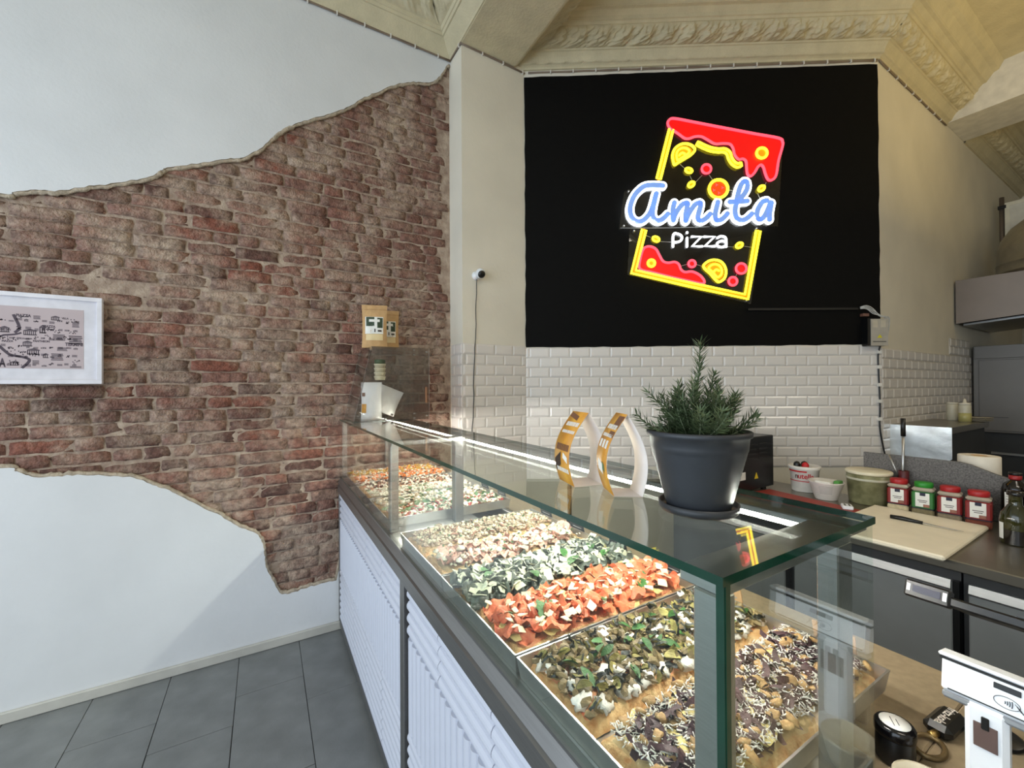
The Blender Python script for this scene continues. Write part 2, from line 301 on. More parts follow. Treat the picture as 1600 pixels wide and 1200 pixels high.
# --- pilaster, back wall (canted), right wall
UD = Vector((2.19, -1.415, 0)).normalized(); ND = Vector((UD.y, -UD.x, 0))       # along the back wall, and out of it
P0 = Vector((1.70, 2.65, 0)); ZP = Vector((0, 0, 1))
def BW(s, z, d=0): return P0+UD*s+ZP*z+ND*d
wp = struct('wall_pilaster', MB().box((1.18, 2.65, 0), (1.72, 3.0, 3.95)), PAINT)
wb = MB(); wb.prism([(-.06, 0), (2.607, 0), (2.607, 4.3), (-.06, 4.3)], P0, UD, ZP, -.15, 0)
wb = struct('wall_back', wb, PAINT)
wr = struct('wall_right', MB().box((3.893, 1.235, 0), (8.5, 1.4, 4.3)), PAINT)
struct('wall_far', MB().box((8.4, -3.5, 0), (8.5, 1.235, 4.3)), PAINT)
struct('wall_front', MB().box((-3.2, -3.6, 0), (8.5, -3.5, 4.3)), PAINT)
def metro(w, h=.0725):
    c, t = .011, .0075; b = MB()
    vs = [(0, 0, 0), (w, 0, 0), (w, h, 0), (0, h, 0), (0, 0, .003), (w, 0, .003), (w, h, .003), (0, h, .003), (c, c, t), (w-c, c, t), (w-c, h-c, t), (c, h-c, t)]
    fs = [(8, 9, 10, 11)]+[(a, (a+1) % 4, 4+(a+1) % 4, 4+a) for a in range(4)]+[(4+a, 4+(a+1) % 4, 8+(a+1) % 4, 8+a) for a in range(4)]
    return b.add(vs, fs)
MT = {}
def tile_wall(parent, O, U, Lw, zt, zb, off=0.0, pitch=.0745, ln=.1515):
    O, U = Vector(O), Vector(U).normalized(); Nn = U.cross(ZP)
    M3 = Matrix((U, ZP, Nn)).transposed().to_4x4(); rot = M3.to_euler()
    # bed of grout behind the tiles
    MB().prism([(0, zb), (Lw, zb), (Lw, zt), (0, zt)], O, U, ZP, 0, .0035).build('tile_grout_bed', TGROUT, parent)
    z = zt; k = 0
    while z > zb+.01:
        h = .0725 if z-pitch > zb-.02 else z-zb
        x = -ln+(off % ln)+(ln/2 if k % 2 else 0)
        while x < Lw-.004:
            a, b = max(x, .001), min(x+ln-.002, Lw-.001)
            if b-a > .024:
                w = round(b-a, 3)
                if w not in MT: MT[w] = metro(w).mesh('wall_tile', METRO)
                p = O+U*a+ZP*(z-pitch+.001)+Nn*.003
                link('wall_tile', MT[w], parent, loc=p, rot=rot)
            x += ln
        z -= pitch; k += 1
tile_wall(wb, P0+ND*.0, UD, 2.607, 1.822, .93, .03)
tile_wall(wp, (1.18, 2.65, 0), (1, 0, 0), .52, 1.835, 1.02, .10)
tile_wall(wp, (1.18, 2.84, 0), (0, -1, 0), .19, 1.835, 1.02, .07)
tile_wall(wr, (3.893, 1.235, 0), (1, 0, 0), 2.25, 1.80, 1.0, .05)
tile_wall(wr, (5.45, 1.235, 0), (1, 0, 0), .6, 1.96, 1.805, .02)
# black painted panel
bp = MB(); q = random.Random(5)
edge = lambda a, b, n: [(a[0]+(b[0]-a[0])*i/n+q.uniform(-.003, .003), a[1]+(b[1]-a[1])*i/n+q.uniform(-.003, .003)) for i in range(n)]
bp.prism(edge((.0, 1.826), (2.603, 1.826), 40)+edge((2.603, 1.826), (2.603, 3.893), 30)+edge((2.603, 3.893), (.0, 3.880), 40)+edge((.0, 3.880), (.0, 1.826), 30), P0, UD, ZP, .0, .006)
bp.build('black_paint', BLACKP, wb, label='matte black painted panel')
# --- ceiling, beams, cornices
ce = struct('ceiling', MB().box((-3.2, -3.5, 4.3), (8.5, 3.0, 4.4)), CREAM)
struct('trim_1', MB().box((1.18, -3.5, 3.925), (1.61, 2.649, 4.3)), CREAM)          # downstand beam from the pilaster
bm_ = MB().box((5.43, -3.5, 3.945), (5.98, 1.234, 4.3)); struct('trim_2', bm_, mat('white_beam_paint', S(222, 218, 206), .7))
def leaf_relief(u, v):
    e = max(0, math.sin(math.pi*v))**.4; k = (u % .17)/.17; sw = abs(math.sin(math.pi*(u/.034+1.6*v*(1 if k < .5 else -1))))
    lob = math.exp(-((k-.5)/.22)**2-((v-.5)/.33)**2); c2 = .5+.5*math.cos(2*math.pi*(k-.5)+5*(v-.5))
    return e*(.014*sw**.7+.026*lob*(.4+.6*sw)+.012*c2)+.016*e*fbm(u*30, v*4, 1, 3)
def bead(u, v): return .007*abs(math.sin(math.pi*u/.021))*math.sin(math.pi*v)
def cornice(name, path, norms, prof, parent, ends=None):
    mit = []
    for i in range(len(path)):
        a = norms[max(i-1, 0)]; b = norms[min(i, len(norms)-1)]
        mit.append((Vector(a)+Vector(b))/(1+Vector(a).dot(Vector(b))))
    b = MB()
    for i, (p, q) in enumerate(zip(path, path[1:])):
        p, q = Vector((*p, 0)), Vector((*q, 0)); m0, m1 = Vector((*mit[i], 0)), Vector((*mit[i+1], 0)); Ls = (q-p).length
        for (o0, h0), (o1, h1, fn) in zip([(x[0], x[1]) for x in prof], prof[1:]):
            dl = math.hypot(o1-o0, h1-h0) or 1; no, nh = (h1-h0)/dl, -(o1-o0)/dl
            nu = max(1, int(Ls/.0115)) if fn else 1; nv = (14 if fn is leaf_relief else 4) if fn else 1
            def f(u, v):
                d = fn(u*Ls, v) if fn else 0
                o, h = o0+(o1-o0)*v+no*d, h0+(h1-h0)*v+nh*d
                w = p.lerp(q, u)+m0.lerp(m1, u)*o; return (w.x, w.y, 3.93+h)
            b.grid(f, nu, nv, 0, bool(fn))
    return b.build(name, CREAM, parent)
PR = [(0, 0), (.014, 0, None), (.016, .014, None), (.03, .022, None), (.046, .038, bead), (.05, .046, None), (.058, .062, None), (.074, .082, None), (.082, .084, None), (.086, .094, None),
      (.182, .176, leaf_relief), (.188, .176, None), (.196, .190, None), (.206, .192, None), (.212, .215, None), (.236, .238, None), (.25, .24, None), (.262, .25, bead), (.30, .30, None), (.33, .31, None), (.36, .37, None)]
PL = [(0, 0), (.01, 0, None), (.016, .01, None), (.09, .078, None), (.10, .078, None), (.108, .092, None), (.116, .094, None), (.124, .112, None), (.132, .114, None), (.27, .25, leaf_relief), (.28, .25, None), (.30, .29, None), (.34, .30, None), (.37, .37, None)]
cornice('cornice', [(-3.2, 2.845), (1.18, 2.845), (1.18, -3.5)], [(0, -1), (-1, 0)], PL, ce)
n2 = (ND.x, ND.y)
cornice('cornice', [(1.61, -3.5), (1.61, 2.708), (3.893, 1.235), (5.43, 1.235)], [(1, 0), n2, (0, -1)], PR, ce)
cornice('cornice', [(5.98, 1.235), (8.4, 1.235)], [(0, -1)], PR, ce)
# thin cable with white clips along the top of the walls
CABM = mat('taupe_cable', S(132, 116, 100), .6); CLIP = mat('white_clip', S(225, 222, 214), .5)
cb = thing('ceiling_cable', 'thin brown cable clipped along the top of the walls under the cornice', 'cable')
runs = [((-3.0, 2.835, 3.922), (1.172, 2.835, 3.922)), ((1.172, 2.84, 3.922), (1.172, 2.643, 3.918)), ((1.172, 2.643, 3.918), (1.70, 2.643, 3.905)),
        (tuple(BW(.03, 3.908, .008)), tuple(BW(2.6, 3.915, .008))), ((3.90, 1.227, 3.918), (5.42, 1.227, 3.925))]
for a, b in runs:
    a, b = Vector(a), Vector(b); n = max(2, int((b-a).length/.1)); q = random.Random(n)
    for dz in (0, .007):
        MB().tube([a.lerp(b, i/n)+Vector((0, 0, dz+q.uniform(-.0025, .0025))) for i in range(n+1)], .004, 6).build('cable_run', CABM, cb)
    for i in range(1, int((b-a).length/.17)+1):
        t = min(1, i*.17/(b-a).length); p = a.lerp(b, t)
        d = (b-a).normalized()*.004; nn = Vector((-d.y, d.x, 0)).normalized()*.007
        vs = [p+d*i_+nn*j_+Vector((0, 0, k_)) for i_ in (-1, 1) for j_ in (-1, 1) for k_ in (-.009, .016)]
        MB().add(vs, [(0, 1, 3, 2), (4, 6, 7, 5), (0, 4, 5, 1), (2, 3, 7, 6), (0, 2, 6, 4), (1, 5, 7, 3)]).build('cable_clip', CLIP, cb)
# ================================================================ NEON SIGN
def emis(name, c, st): 
    m = mat(name, c, .4, emit=st); return m
NW = emis('neon_white', (.93, .97, 1), 3.2); NY = emis('neon_yellow', (1, .80, .03), 2.6); NR = emis('neon_red', (1, .07, .11), 1.7)
FB = emis('blue_acrylic_fill', S(122, 158, 222), .62); FR = emis('red_acrylic_fill', S(214, 12, 10), .9); FO = emis('orange_acrylic_fill', S(226, 130, 10), .8)
FO2 = emis('tomato_acrylic_fill', S(232, 66, 12), .8); WIREM = mat('sign_wire', S(190, 190, 185), .4)
sg = thing('neon_sign', 'lit neon sign of a pizza slice reading Amita Pizza in white, yellow and red', 'sign', tuple(BW(1.3, 2.8)))
sloc = sg.location
def sbuild(mb, name, m, parent=sg, **kw):
    mb.v = [tuple(Vector(v)-sloc) for v in mb.v]; return mb.build(name, m, parent, **kw)
def ribbon(mb, pts, hw, d0, d1, k=5, sharp=False):
    P = [Vector((a, b, 0)) for a, b in pts]
    if not sharp: P = smooth_path(P, k)
    def disc(c, hw=hw, n=14): mb.prism([(c.x+hw*math.cos(2*math.pi*i/n), c.y+hw*math.sin(2*math.pi*i/n)) for i in range(n)], P0, UD, ZP, d0, d1)
    disc(P[0]); disc(P[-1])
    for i in range(len(P)-1):
        t = (P[i+1]-P[i]); 
        if t.length < 1e-5: continue
        n = Vector((-t.y, t.x, 0)).normalized()*hw; a, b = P[i], P[i+1]
        mb.prism([(a-n)[:2], (b-n)[:2], (b+n)[:2], (a+n)[:2]], P0, UD, ZP, d0, d1)
        if i and t.normalized().dot((P[i]-P[i-1]).normalized()) < .985: disc(P[i])
    return mb
def neon(mb, pts, r, d=.05, closed=False, k=4, sharp=False):
    P = [BW(a, b, d) for a, b in pts]
    if not sharp: P = smooth_path(P, k, closed)
    mb.tube(P, r, 8, closed=closed)
    if not closed:
        for p in (P[0], P[-1]): ball(mb, p, r)
    return mb
def ball(mb, c, r, n=8, mi=0, sx=1, sy=1, sz=1):
    vs = []; fs = []
    for i in range(n//2+1):
        t = math.pi*i/(n//2)
        for k in range(n): w = 2*math.pi*k/n; vs.append((c[0]+r*sx*math.sin(t)*math.cos(w), c[1]+r*sy*math.sin(t)*math.sin(w), c[2]+r*sz*math.cos(t)))
    for i in range(n//2):
        for k in range(n): fs.append((i*n+k, (i+1)*n+k, (i+1)*n+(k+1) % n, i*n+(k+1) % n))
    return mb.add(vs, fs, mi, True)
def ring(c, r, ry=None, rot=0, n=20):
    ry = ry or r; co, si = math.cos(rot), math.sin(rot)
    return [(c[0]+r*math.cos(w)*co-ry*math.sin(w)*si, c[1]+r*math.cos(w)*si+ry*math.sin(w)*co) for w in [2*math.pi*i/n for i in range(n)]]
def shrink(P, k):
    cx = sum(p[0] for p in P)/len(P); cy = sum(p[1] for p in P)/len(P); return [(cx+(a-cx)*k, cy+(b-cy)*k) for a, b in P]
# clear backing boards held off the wall
for poly in ([(.70, 2.70), (1.86, 2.70), (1.90, 3.30), (1.06, 3.53), (.98, 3.06), (.74, 2.98)], [(.78, 2.70), (1.74, 2.70), (1.66, 2.13), (.76, 2.36)]):
    bk = sbuild(MB().prism(poly, P0, UD, ZP, .028, .032), 'backing_board', ACRYL)
    for a, b in shrink(poly, .93):
        sbuild(MB().tube([BW(a, b, .004), BW(a, b, .034)], .007, 10), 'standoff', STEEL)
for i, st in enumerate(SG['BIG']):
    sbuild(ribbon(MB(), st, .0325 if i != 5 else .031, .034, .050), 'letter_outline', NW)
    sbuild(ribbon(MB(), st, .0185, .044, .0535), 'letter_face', FB)
for st in SG['SMALL']: sbuild(neon(MB(), st, .0085, .042, sharp=len(st) in (2, 4)), 'letter', NW)
def plate(P, m, d0, d1, nm='fill_plate', k=4): return sbuild(MB().prism([tuple(p)[:2] for p in smooth_path([(a, b, 0) for a, b in P], k, True)], P0, UD, ZP, d0, d1), nm, m)
for P in (SG['DRIP'], SG['BLOB']):
    plate(P, FR, .033, .038); sbuild(neon(MB(), P, .0095, .043, True), 'sauce_tube', NR)
def offs(P, d):
    out = []
    for i, p in enumerate(P):
        a = Vector(P[max(i-1, 0)]); b = Vector(P[min(i+1, len(P)-1)]); t = (b-a).normalized(); q = Vector(p)
        if 0 < i < len(P)-1:
            t1, t2 = (q-a).normalized(), (b-q).normalized(); n = (Vector((-t1.y, t1.x))+Vector((-t2.y, t2.x))).normalized(); q = q+n*d/max(.5, n.dot(Vector((-t1.y, t1.x))))
        else: q = q+Vector((-t.y, t.x))*d
        out.append((q.x, q.y))
    return out
def double(P, w, sharp, r=.0095):
    A, B = offs(P, w), offs(P, -w)
    if not sharp: A = [tuple(p)[:2] for p in smooth_path([(a, b, 0) for a, b in A], 4)]; B = [tuple(p)[:2] for p in smooth_path([(a, b, 0) for a, b in B], 4)]
    sbuild(neon(MB(), A+B[::-1], r, .044, True, sharp=True), 'crust_tube', NY)
    sbuild(ribbon(MB(), P, w*.7, .036, .041, sharp=sharp), 'crust_fill', FO)
for P in SG['FRAME']: double(P, .0145, True)
double(SG['SQUIG'], .0135, False, .009)
for P in SG['LEMON']:
    sbuild(neon(MB(), P, .0095, .044, True), 'citrus_tube', NY); plate(shrink(P, .82), FO, .034, .038)
    sbuild(neon(MB(), shrink(P, .58), .0075, .044, True), 'citrus_tube', NY)
    c = shrink(P, 0)[0]; sbuild(neon(MB(), [(c[0]-.02, c[1]-.012), (c[0], c[1]+.006), (c[0]+.02, c[1]-.002)], .008, .044), 'citrus_tube', NY)
for a, b, rot in SG['OVAL']: sbuild(neon(MB(), ring((a, b), .025, .017, math.radians(rot)), .0085, .044, True, 2), 'olive_tube', NY); plate(ring((a, b), .02, .012, math.radians(rot)), FO, .035, .039, k=2)
for a, b, rr in SG['RED']: sbuild(neon(MB(), ring((a, b), rr-.004), .009, .044, True, 2), 'tomato_tube', NR); plate(ring((a, b), rr-.006), FR, .034, .038, k=2)
for a, b, rr in SG['RING']: sbuild(neon(MB(), ring((a, b), rr-.006), .0095, .048, True, 2), 'ring_tube', NY); plate(ring((a, b), rr-.01), FO, .039, .043, k=2)
for a, b, rr in SG['TOM']:
    sbuild(neon(MB(), ring((a, b), rr), .011, .044, True, 2), 'salami_tube', NY); plate(ring((a, b), rr-.004), FO2, .034, .039, k=2)
    for dx, dy in ((-.012, .03), (.03, .008), (-.032, -.008), (.004, -.03)):
        for w in (0, 2.1, 4.2): sbuild(MB().tube([BW(a+dx, b+dy, .041), BW(a+dx+.011*math.cos(w), b+dy+.011*math.sin(w), .041)], .0022, 5), 'salami_fleck', NR)
for P in SG['WIRES']: sbuild(MB().tube(smooth_path([BW(a, b, .034) for a, b in P], 3), .0016, 5), 'lead_wire', WIREM)
# power supply, cable duct and cables
ps = thing('sign_transformer', 'grey ventilated power box with tangled cables beside the black panel', 'power supply', tuple(BW(2.55, 1.81)))
def pb(mb, name, m, root): mb.v = [tuple(Vector(v)-root.location) for v in mb.v]; return mb.build(name, m, root)
GREYM = mat('grey_metal_case', S(176, 170, 158), .5, .1)
pb(MB().prism([(2.488, 1.812), (2.607, 1.812), (2.607, 2.005), (2.488, 2.005)], P0, UD, ZP, .012, .065), 'case', GREYM, ps)
pb(MB().prism([(2.468, 1.812), (2.488, 1.812), (2.488, 2.01), (2.468, 2.01)], P0, UD, ZP, .006, .06), 'side_plate', BLACKPL, ps)
for c0 in (2.499, 2.556):
    for k in range(6): pb(MB().prism([(c0, 1.945+k*.0085), (c0+.034, 1.945+k*.0085), (c0+.034, 1.949+k*.0085), (c0, 1.949+k*.0085)], P0, UD, ZP, .064, .0665), 'vent_slot', mat('vent_light', S(214, 204, 178), .5) if (c0, k) == (2.499, 0) else bpy.data.materials['vent_light'], ps)
pb(MB().prism([(2.53, 1.868), (2.565, 1.868), (2.548, 1.892)], P0, UD, ZP, .065, .067), 'warning_label', mat('yellow_label', S(215, 205, 40), .5), ps)
pb(MB().prism([(2.50, 1.838), (2.592, 1.838), (2.592, 1.844), (2.50, 1.844)], P0, UD, ZP, .065, .0665), 'print_line', mat('dark_print', S(90, 86, 80), .6), ps)
for k in range(4):
    q = random.Random(k); a = BW(2.44, 2.085+.004*k, .03)
    pts = [a, BW(2.47, 2.08+.008*k, .05), BW(2.51, 2.045+.012*k, .055), BW(2.56, 2.02+.01*q.random(), .06), BW(2.60+.01*k, 2.01, .05), BW(2.612, 1.96-.04*k, .045)]
    pb(MB().tube(smooth_path(pts, 4), .003, 6), 'lead', WIREM, ps)
pb(MB().prism([(2.455, 2.03), (2.50, 2.03), (2.50, 2.05), (2.455, 2.05)], P0, UD, ZP, .01, .035), 'terminal_block', mat('brown_terminal', S(120, 84, 70), .5), ps)
MB().prism([(1.645, 2.085), (2.44, 2.08), (2.44, 2.096), (1.645, 2.101)], P0, UD, ZP, .006, .02).build('cable_duct', BLACKPL, label='thin black cable duct running from the sign to the grey power box', cat='cable duct')
cz = [BW(2.578, 1.81, .03), BW(2.575, 1.74, .016), BW(2.578, 1.60, .016), BW(2.582, 1.50, .016), BW(2.585, 1.36, .016), BW(2.582, 1.22, .016), BW(2.60, 1.08, .02), BW(2.62, .95, .03)]
vc = thing('wall_cable', 'black cable with white clips running down the tile corner below the power box', 'cable', tuple(BW(2.58, 1.3)))
pb(MB().tube(smooth_path(cz, 5), .0055, 8), 'cable', BLACKPL, vc)
for zz in (1.77, 1.66, 1.53, 1.41, 1.28): pb(MB().prism([(2.568, zz-.012), (2.593, zz-.012), (2.593, zz+.012), (2.568, zz+.012)], P0, UD, ZP, .012, .026), 'cable_clip', CLIP, vc)
# security camera on the pilaster
scm = thing('security_camera', 'small round white security camera with black lens on the white pilaster', 'camera', (1.285, 2.65, 2.315))
mxy = Matrix.Rotation(math.radians(90), 4, 'X')
MB().lathe([(.032, 0), (.032, .006), (.026, .016), (.012, .03)], 20, mx=mxy).build('base', WHITEPL, scm)
ball(MB(), (.012, -.05, .008), .035, 20).build('housing', WHITEPL, scm)
fwd = Vector((-.1, -.75, -.42)).normalized(); c0 = Vector((.012, -.05, .008)); rotm = fwd.to_track_quat('Z', 'Y').to_matrix().to_4x4()
MB().lathe([(.0, .0365), (.012, .0362), (.021, .033), (.0265, .0255), (.026, .022)][::-1], 18, mx=Matrix.Translation(c0) @ rotm).build('lens_face', BLACKPL, scm)
q = random.Random(4); zs = [2.30-.055*i for i in range(24)]
MB().tube(smooth_path([(1.288-.0022*i+q.uniform(-.004, .004), 2.636, z) for i, z in enumerate(zs)], 3), .0028, 6).build('camera_cable', BLACKPL, label='thin dark cable hanging from the security camera down the pilaster', cat='cable')
# ================================================================ DISPLAY COUNTER
dc = thing('display_counter', 'long glass display counter with white ribbed front panels and steel frame', 'counter', (0, 0, 0))
Y0, Y1 = .262, 2.842
DARKIN = mat('dark_cabinet', S(48, 50, 52), .5)
MB().box((.44, .29, .06), (.80, Y1-.005, .945)).box((.47, .30, 0), (.78, Y1-.02, .06)).build('body', DARKIN, dc)
def yprism(prof, y0, y1, mb=None):                      # profile in X,z swept along Y
    return (mb or MB()).prism([(a, b) for a, b in prof], (0, y0, 0), (1, 0, 0), (0, 0, 1), y0-y1, 0)
yprism([(.405, .863), (.397, .868), (.397, .912), (.404, .916), (.404, .921), (.398, .925), (.409, .950), (.409, .957), (.462, .957), (.462, .863)], Y0, Y1).build('top_rail', DSTEEL, dc)
yprism([(.412, .022), (.404, .03), (.404, .066), (.45, .066), (.45, .022)], Y0, Y1).build('bottom_rail', DSTEEL, dc)
for a, b in ((2.818, Y1), (1.402, 1.447), (Y0, .285)): MB().box((.402, a, .064), (.445, b, .866), .002).build('front_post', DSTEEL, dc)
PANW = mat('white_pvc_panel', S(203, 206, 217), .38, var=(20, .02))
def rib(mb, y0, y1, z0, z1, hor):
    h = .0125; prof = [(0, 0), (.12, .55), (.32, .92), (.5, 1), (.68, .92), (.88, .55), (1, 0)]
    vs = []; n = len(prof)
    for e in (0, 1):
        for t, d in prof:
            vs.append((.4165-h*d, (y0, y1)[e], z0+(z1-z0)*t) if hor else (.4165-h*d, y0+(y1-y0)*t, (z0, z1)[e]))
    fs = [(i, i+1, n+i+1, n+i) for i in range(n-1)]+[tuple(range(n)), tuple(range(n, 2*n))]
    mb.add(vs, fs, 0, False)
def relief_panel(y0, y1):
    b = MB(); b.box((.4165, y0, .066), (.43, y1, .8635)); w = y1-y0; nv = max(1, round(w/.0385))
    for k in range(4): rib(b, y0+.0015, y1-.0015, .7035+.04*k, .7415+.04*k, True)
    for k in range(8): rib(b, y0+.0015, y1-.0015, .069+.04*k, .107+.04*k, True)
    for k in range(nv): rib(b, y0+w*k/nv+.0012, y0+w*(k+1)/nv-.0012, .392, .7005, False)
    b.build('relief_panel', PANW, dc)
for L in ([.286, .463, .773, 1.084, 1.372], [1.449, 1.733, 2.042, 2.352, 2.660, 2.816]):
    for a, b in zip(L, L[1:]): relief_panel(a, b)
MB().box((.425, Y0+.012, .945), (.80, Y1-.004, .958)).build('deck', STEEL, dc)
MB().box((.955, .33, .8995), (.975, Y1-.03, .9583), .002).build('tray_support', STEEL, dc)
MB().box((.43, Y0+.006, .90), (.80, Y0+.028, .958), .002).build('end_rail', DSTEEL, dc)
MB().box((.4145, Y0+.008, .9575), (.4205, Y1-.003, 1.3195)).build('front_glass', GLASS, dc)
MB().box((.4145, Y0+.001, .93), (.79, Y0+.007, 1.3195)).build('end_glass', GLASS, dc)
g = MB(); g.box((.408, Y0-.002, 1.320), (.792, Y1-.002, 1.3305)); g.m[-6:] = [1, 1, 1, 1, 0, 0]; g.build('top_glass', [GLASS, GEDGE], dc)
MB().box((.4125, Y0, .957), (.4145, Y0+.009, 1.3195)).box((.4145, Y0-.001, .93), (.4225, Y0+.001, 1.3195)).build('glass_corner_joint', GEDGE, dc)
for x0, x1, a, b in ((.4235, .450, Y0+.010, .307), (.4235, .455, 1.645, 1.685), (.70, .745, Y0+.010, .300), (.69, .728, 1.63, 1.67), (.69, .728, 2.808, 2.836), (.4235, .45, 2.808, 2.836)):
    MB().box((x0, a, .9585), (x1, b, 1.2995 if x0 < .6 else 1.3000), .002).build('post', STEEL if x0 < .6 else DSTEEL, dc)
for a, b in ((Y0+.008, .325), (1.63, 1.69), (2.785, 2.835)): MB().box((.424, a, 1.3005), (.735, b, 1.319), .0015).build('cross_bar', STEEL, dc)
MB().box((.7355, Y0+.008, 1.307), (.791, Y1-.005, 1.3193), .002).build('back_rail', DSTEEL, dc)
LEDM = mat('led_white', (1, .96, .88), .4, emit=190)
for a, b in ((.33, 1.62), (1.70, 2.78)): MB().box((.7360, a, 1.3005), (.7460, b, 1.3068)).build('led_strip', LEDM, dc)
# ================================================================ TRAYS AND PIZZAS
TR = [('near', .309, .702), ('b', .707, 1.109), ('c', 1.114, 1.517), ('d', 1.700, 2.066), ('e', 2.070, 2.434), ('f', 2.438, 2.802)]
def tray_mesh(w, L=.575):
    b = MB(); t = .0025; o = [(0, 0), (L, 0), (L, w), (0, w)]; s = lambda k: [(k, k), (L-k, k), (L-k, w-k), (k, w-k)]
    rings = [(.006, 0), (.0, .038), (-.0, .040), (.0035, .040), (.0085, .003)]
    vs = [(x, y, z) for k, z in rings for x, y in s(k)]; fs = [(3, 2, 1, 0)]
    for i in range(len(rings)-1): fs += [(i*4+a, i*4+(a+1) % 4, i*4+4+(a+1) % 4, i*4+4+a) for a in range(4)]
    fs.append(tuple(range(16, 20))); return b.add(vs, fs)
tl = {'near': 'aluminium tray with aubergine and radicchio pizzas', 'b': 'aluminium tray with cured ham and dark leaf pizzas', 'c': 'aluminium tray with cooked ham and mushroom pizzas', 'd': 'aluminium tray with tomato mozzarella and basil pizzas', 'e': 'aluminium tray with white cheese and black olive pizzas', 'f': 'aluminium tray with yellow and orange pizzas beside the brick wall'}
for k, a, b in TR: tray_mesh(b-a).build('baking_tray', ALU, loc=(.4245, a, .9585), label=tl[k]+' in the counter', cat='tray', group='baking trays in the counter')
CRUST = mat('baked_crust', S(236, 206, 154), .75, var=(55, .35), bump=(110, .6), col2=S(196, 140, 82))
def food(n, c, c2=None, rough=.5, var=60):
    m = mat(n, S(*c), rough, var=(var, .25), bump=(160, .35), col2=S(*c2) if c2 else None); N = m.node_tree.nodes; L = m.node_tree.links   # each piece a little lighter or darker
    b = N['Principled BSDF']; src = b.inputs['Base Color'].links[0].from_socket; oi = N.new('ShaderNodeObjectInfo'); mr = N.new('ShaderNodeMapRange'); mr.inputs[3].default_value = .72; mr.inputs[4].default_value = 1.22
    L.new(oi.outputs['Random'], mr.inputs[0]); hs = N.new('ShaderNodeHueSaturation'); L.new(mr.outputs[0], hs.inputs['Value']); L.new(src, hs.inputs['Color']); L.new(hs.outputs[0], b.inputs['Base Color']); return m
SAUCE = food('tomato_sauce', (196, 92, 58), (222, 176, 128), .45, 45); CHEESE = food('melted_cheese', (226, 206, 158), (200, 158, 98), .45, 30)
PARM = food('parmesan', (240, 234, 208), (226, 214, 176)); CRUDO = food('cured_ham', (230, 136, 92), (212, 98, 64), .42, 45); HAM = food('cooked_ham', (236, 196, 178), (222, 168, 150), .45, 30)
RIC = food('ricotta', (244, 240, 234), (226, 220, 214)); GREEN = food('basil_green', (70, 120, 56), (44, 88, 38), .45, 40); DARKV = food('dark_leaf', (108, 118, 104), (58, 64, 62), .35, 40)
AUB = food('roast_aubergine', (150, 128, 88), (92, 78, 52), .45, 45); ZUC = food('courgette_flesh', (160, 150, 82), (118, 104, 56)); SKIN = food('aubergine_skin', (34, 38, 34), None, .3)
RAD = food('radicchio', (84, 50, 58), (50, 30, 38), .5, 50); WAL = food('walnut', (204, 170, 118), (160, 118, 72), .6, 90); POT = food('cheese_slice', (236, 218, 150), (220, 192, 116))
MUSH = food('mushroom', (214, 194, 168), (158, 136, 114)); MOZ = food('mozzarella', (244, 240, 226), (230, 222, 196)); TOM = food('cherry_tomato', (206, 62, 36), (178, 40, 26)); ORG = food('orange_pepper', (226, 128, 44), (206, 96, 30)); YEL = food('yellow_pepper', (232, 188, 62), (216, 160, 40)); OLV = food('black_olive', (40, 32, 36), None, .3); SAUS = food('sausage', (176, 120, 98), (134, 86, 70))
def blob(seed, sx, sy, sz, n=8, j=.25):
    r = random.Random(seed); b = MB(); vs = []; fs = []; m = n//2
    for i in range(m+1):
        t = math.pi*i/m
        for k in range(n):
            w = 2*math.pi*k/n; q = 1+r.uniform(-j, j) if 0 < i < m else 1
            vs.append((sx*q*math.sin(t)*math.cos(w), sy*q*math.sin(t)*math.sin(w), sz*q*math.cos(t)))
    for i in range(m):
        for k in range(n): fs.append((i*n+k, (i+1)*n+k, (i+1)*n+(k+1) % n, i*n+(k+1) % n))
    return b.add(vs, fs, 0, True)
def flat(b): b.s = [False]*len(b.f); return b
def sheet(seed, lx, ly, fold, n=7, thick=0):
    r = random.Random(seed); p = [r.uniform(0, 6.3) for _ in range(4)]; a = r.uniform(.7, 1.3)
    def f(u, v):
        x, y = (u-.5)*lx, (v-.5)*ly; e = 1-.22*abs(2*v-1)**2; e2 = 1-.2*abs(2*u-1)**2
        z = fold*(math.sin(2*math.pi*a*u*1.7+p[0]+2.4*v+1.2*math.sin(5*v+p[3]))+.6*math.sin(2*math.pi*v*1.3+p[1]+2*u)+.55*fbm(u*4+p[2], v*4, p[0]))
        return (x*e*(1+.08*math.sin(7*v+p[3])), y*e2*(1+.1*math.sin(6*u+p[2])), z+fold*1.2)
    return MB().grid(f, n, n)
def shard(seed, s):
    r = random.Random(seed); n = r.choice((4, 5)); P = [(s*r.uniform(.7, 1.15)*math.cos(2*math.pi*i/n+r.uniform(-.25, .25)), s*r.uniform(.55, .95)*math.sin(2*math.pi*i/n)) for i in range(n)]
    c = r.uniform(.1, .35)/s; b = MB(); t = .0014
    z = lambda x, y: c*x*x*.5
    return b.add([(x, y, z(x, y)+d) for d in (0, t) for x, y in P], [tuple(range(n))[::-1], tuple(range(n, 2*n))]+[(i, (i+1) % n, n+(i+1) % n, n+i) for i in range(n)])
def leaf(seed, L, W, saw=0):
    r = random.Random(seed); c = r.uniform(.1, .5); k = r.uniform(-.3, .3)
    def f(u, v):
        w = W*math.sin(math.pi*min(1, u*.96+.03))**.7*(1+saw*math.sin(u*26))
        y = (v-.5)*w; return ((u-.5)*L, y+k*L*(u-.5)**2, c*abs(y)+.25*L*(u-.5)*(.5-u)+.004)
    return MB().grid(f, 10 if saw else 6, 2)
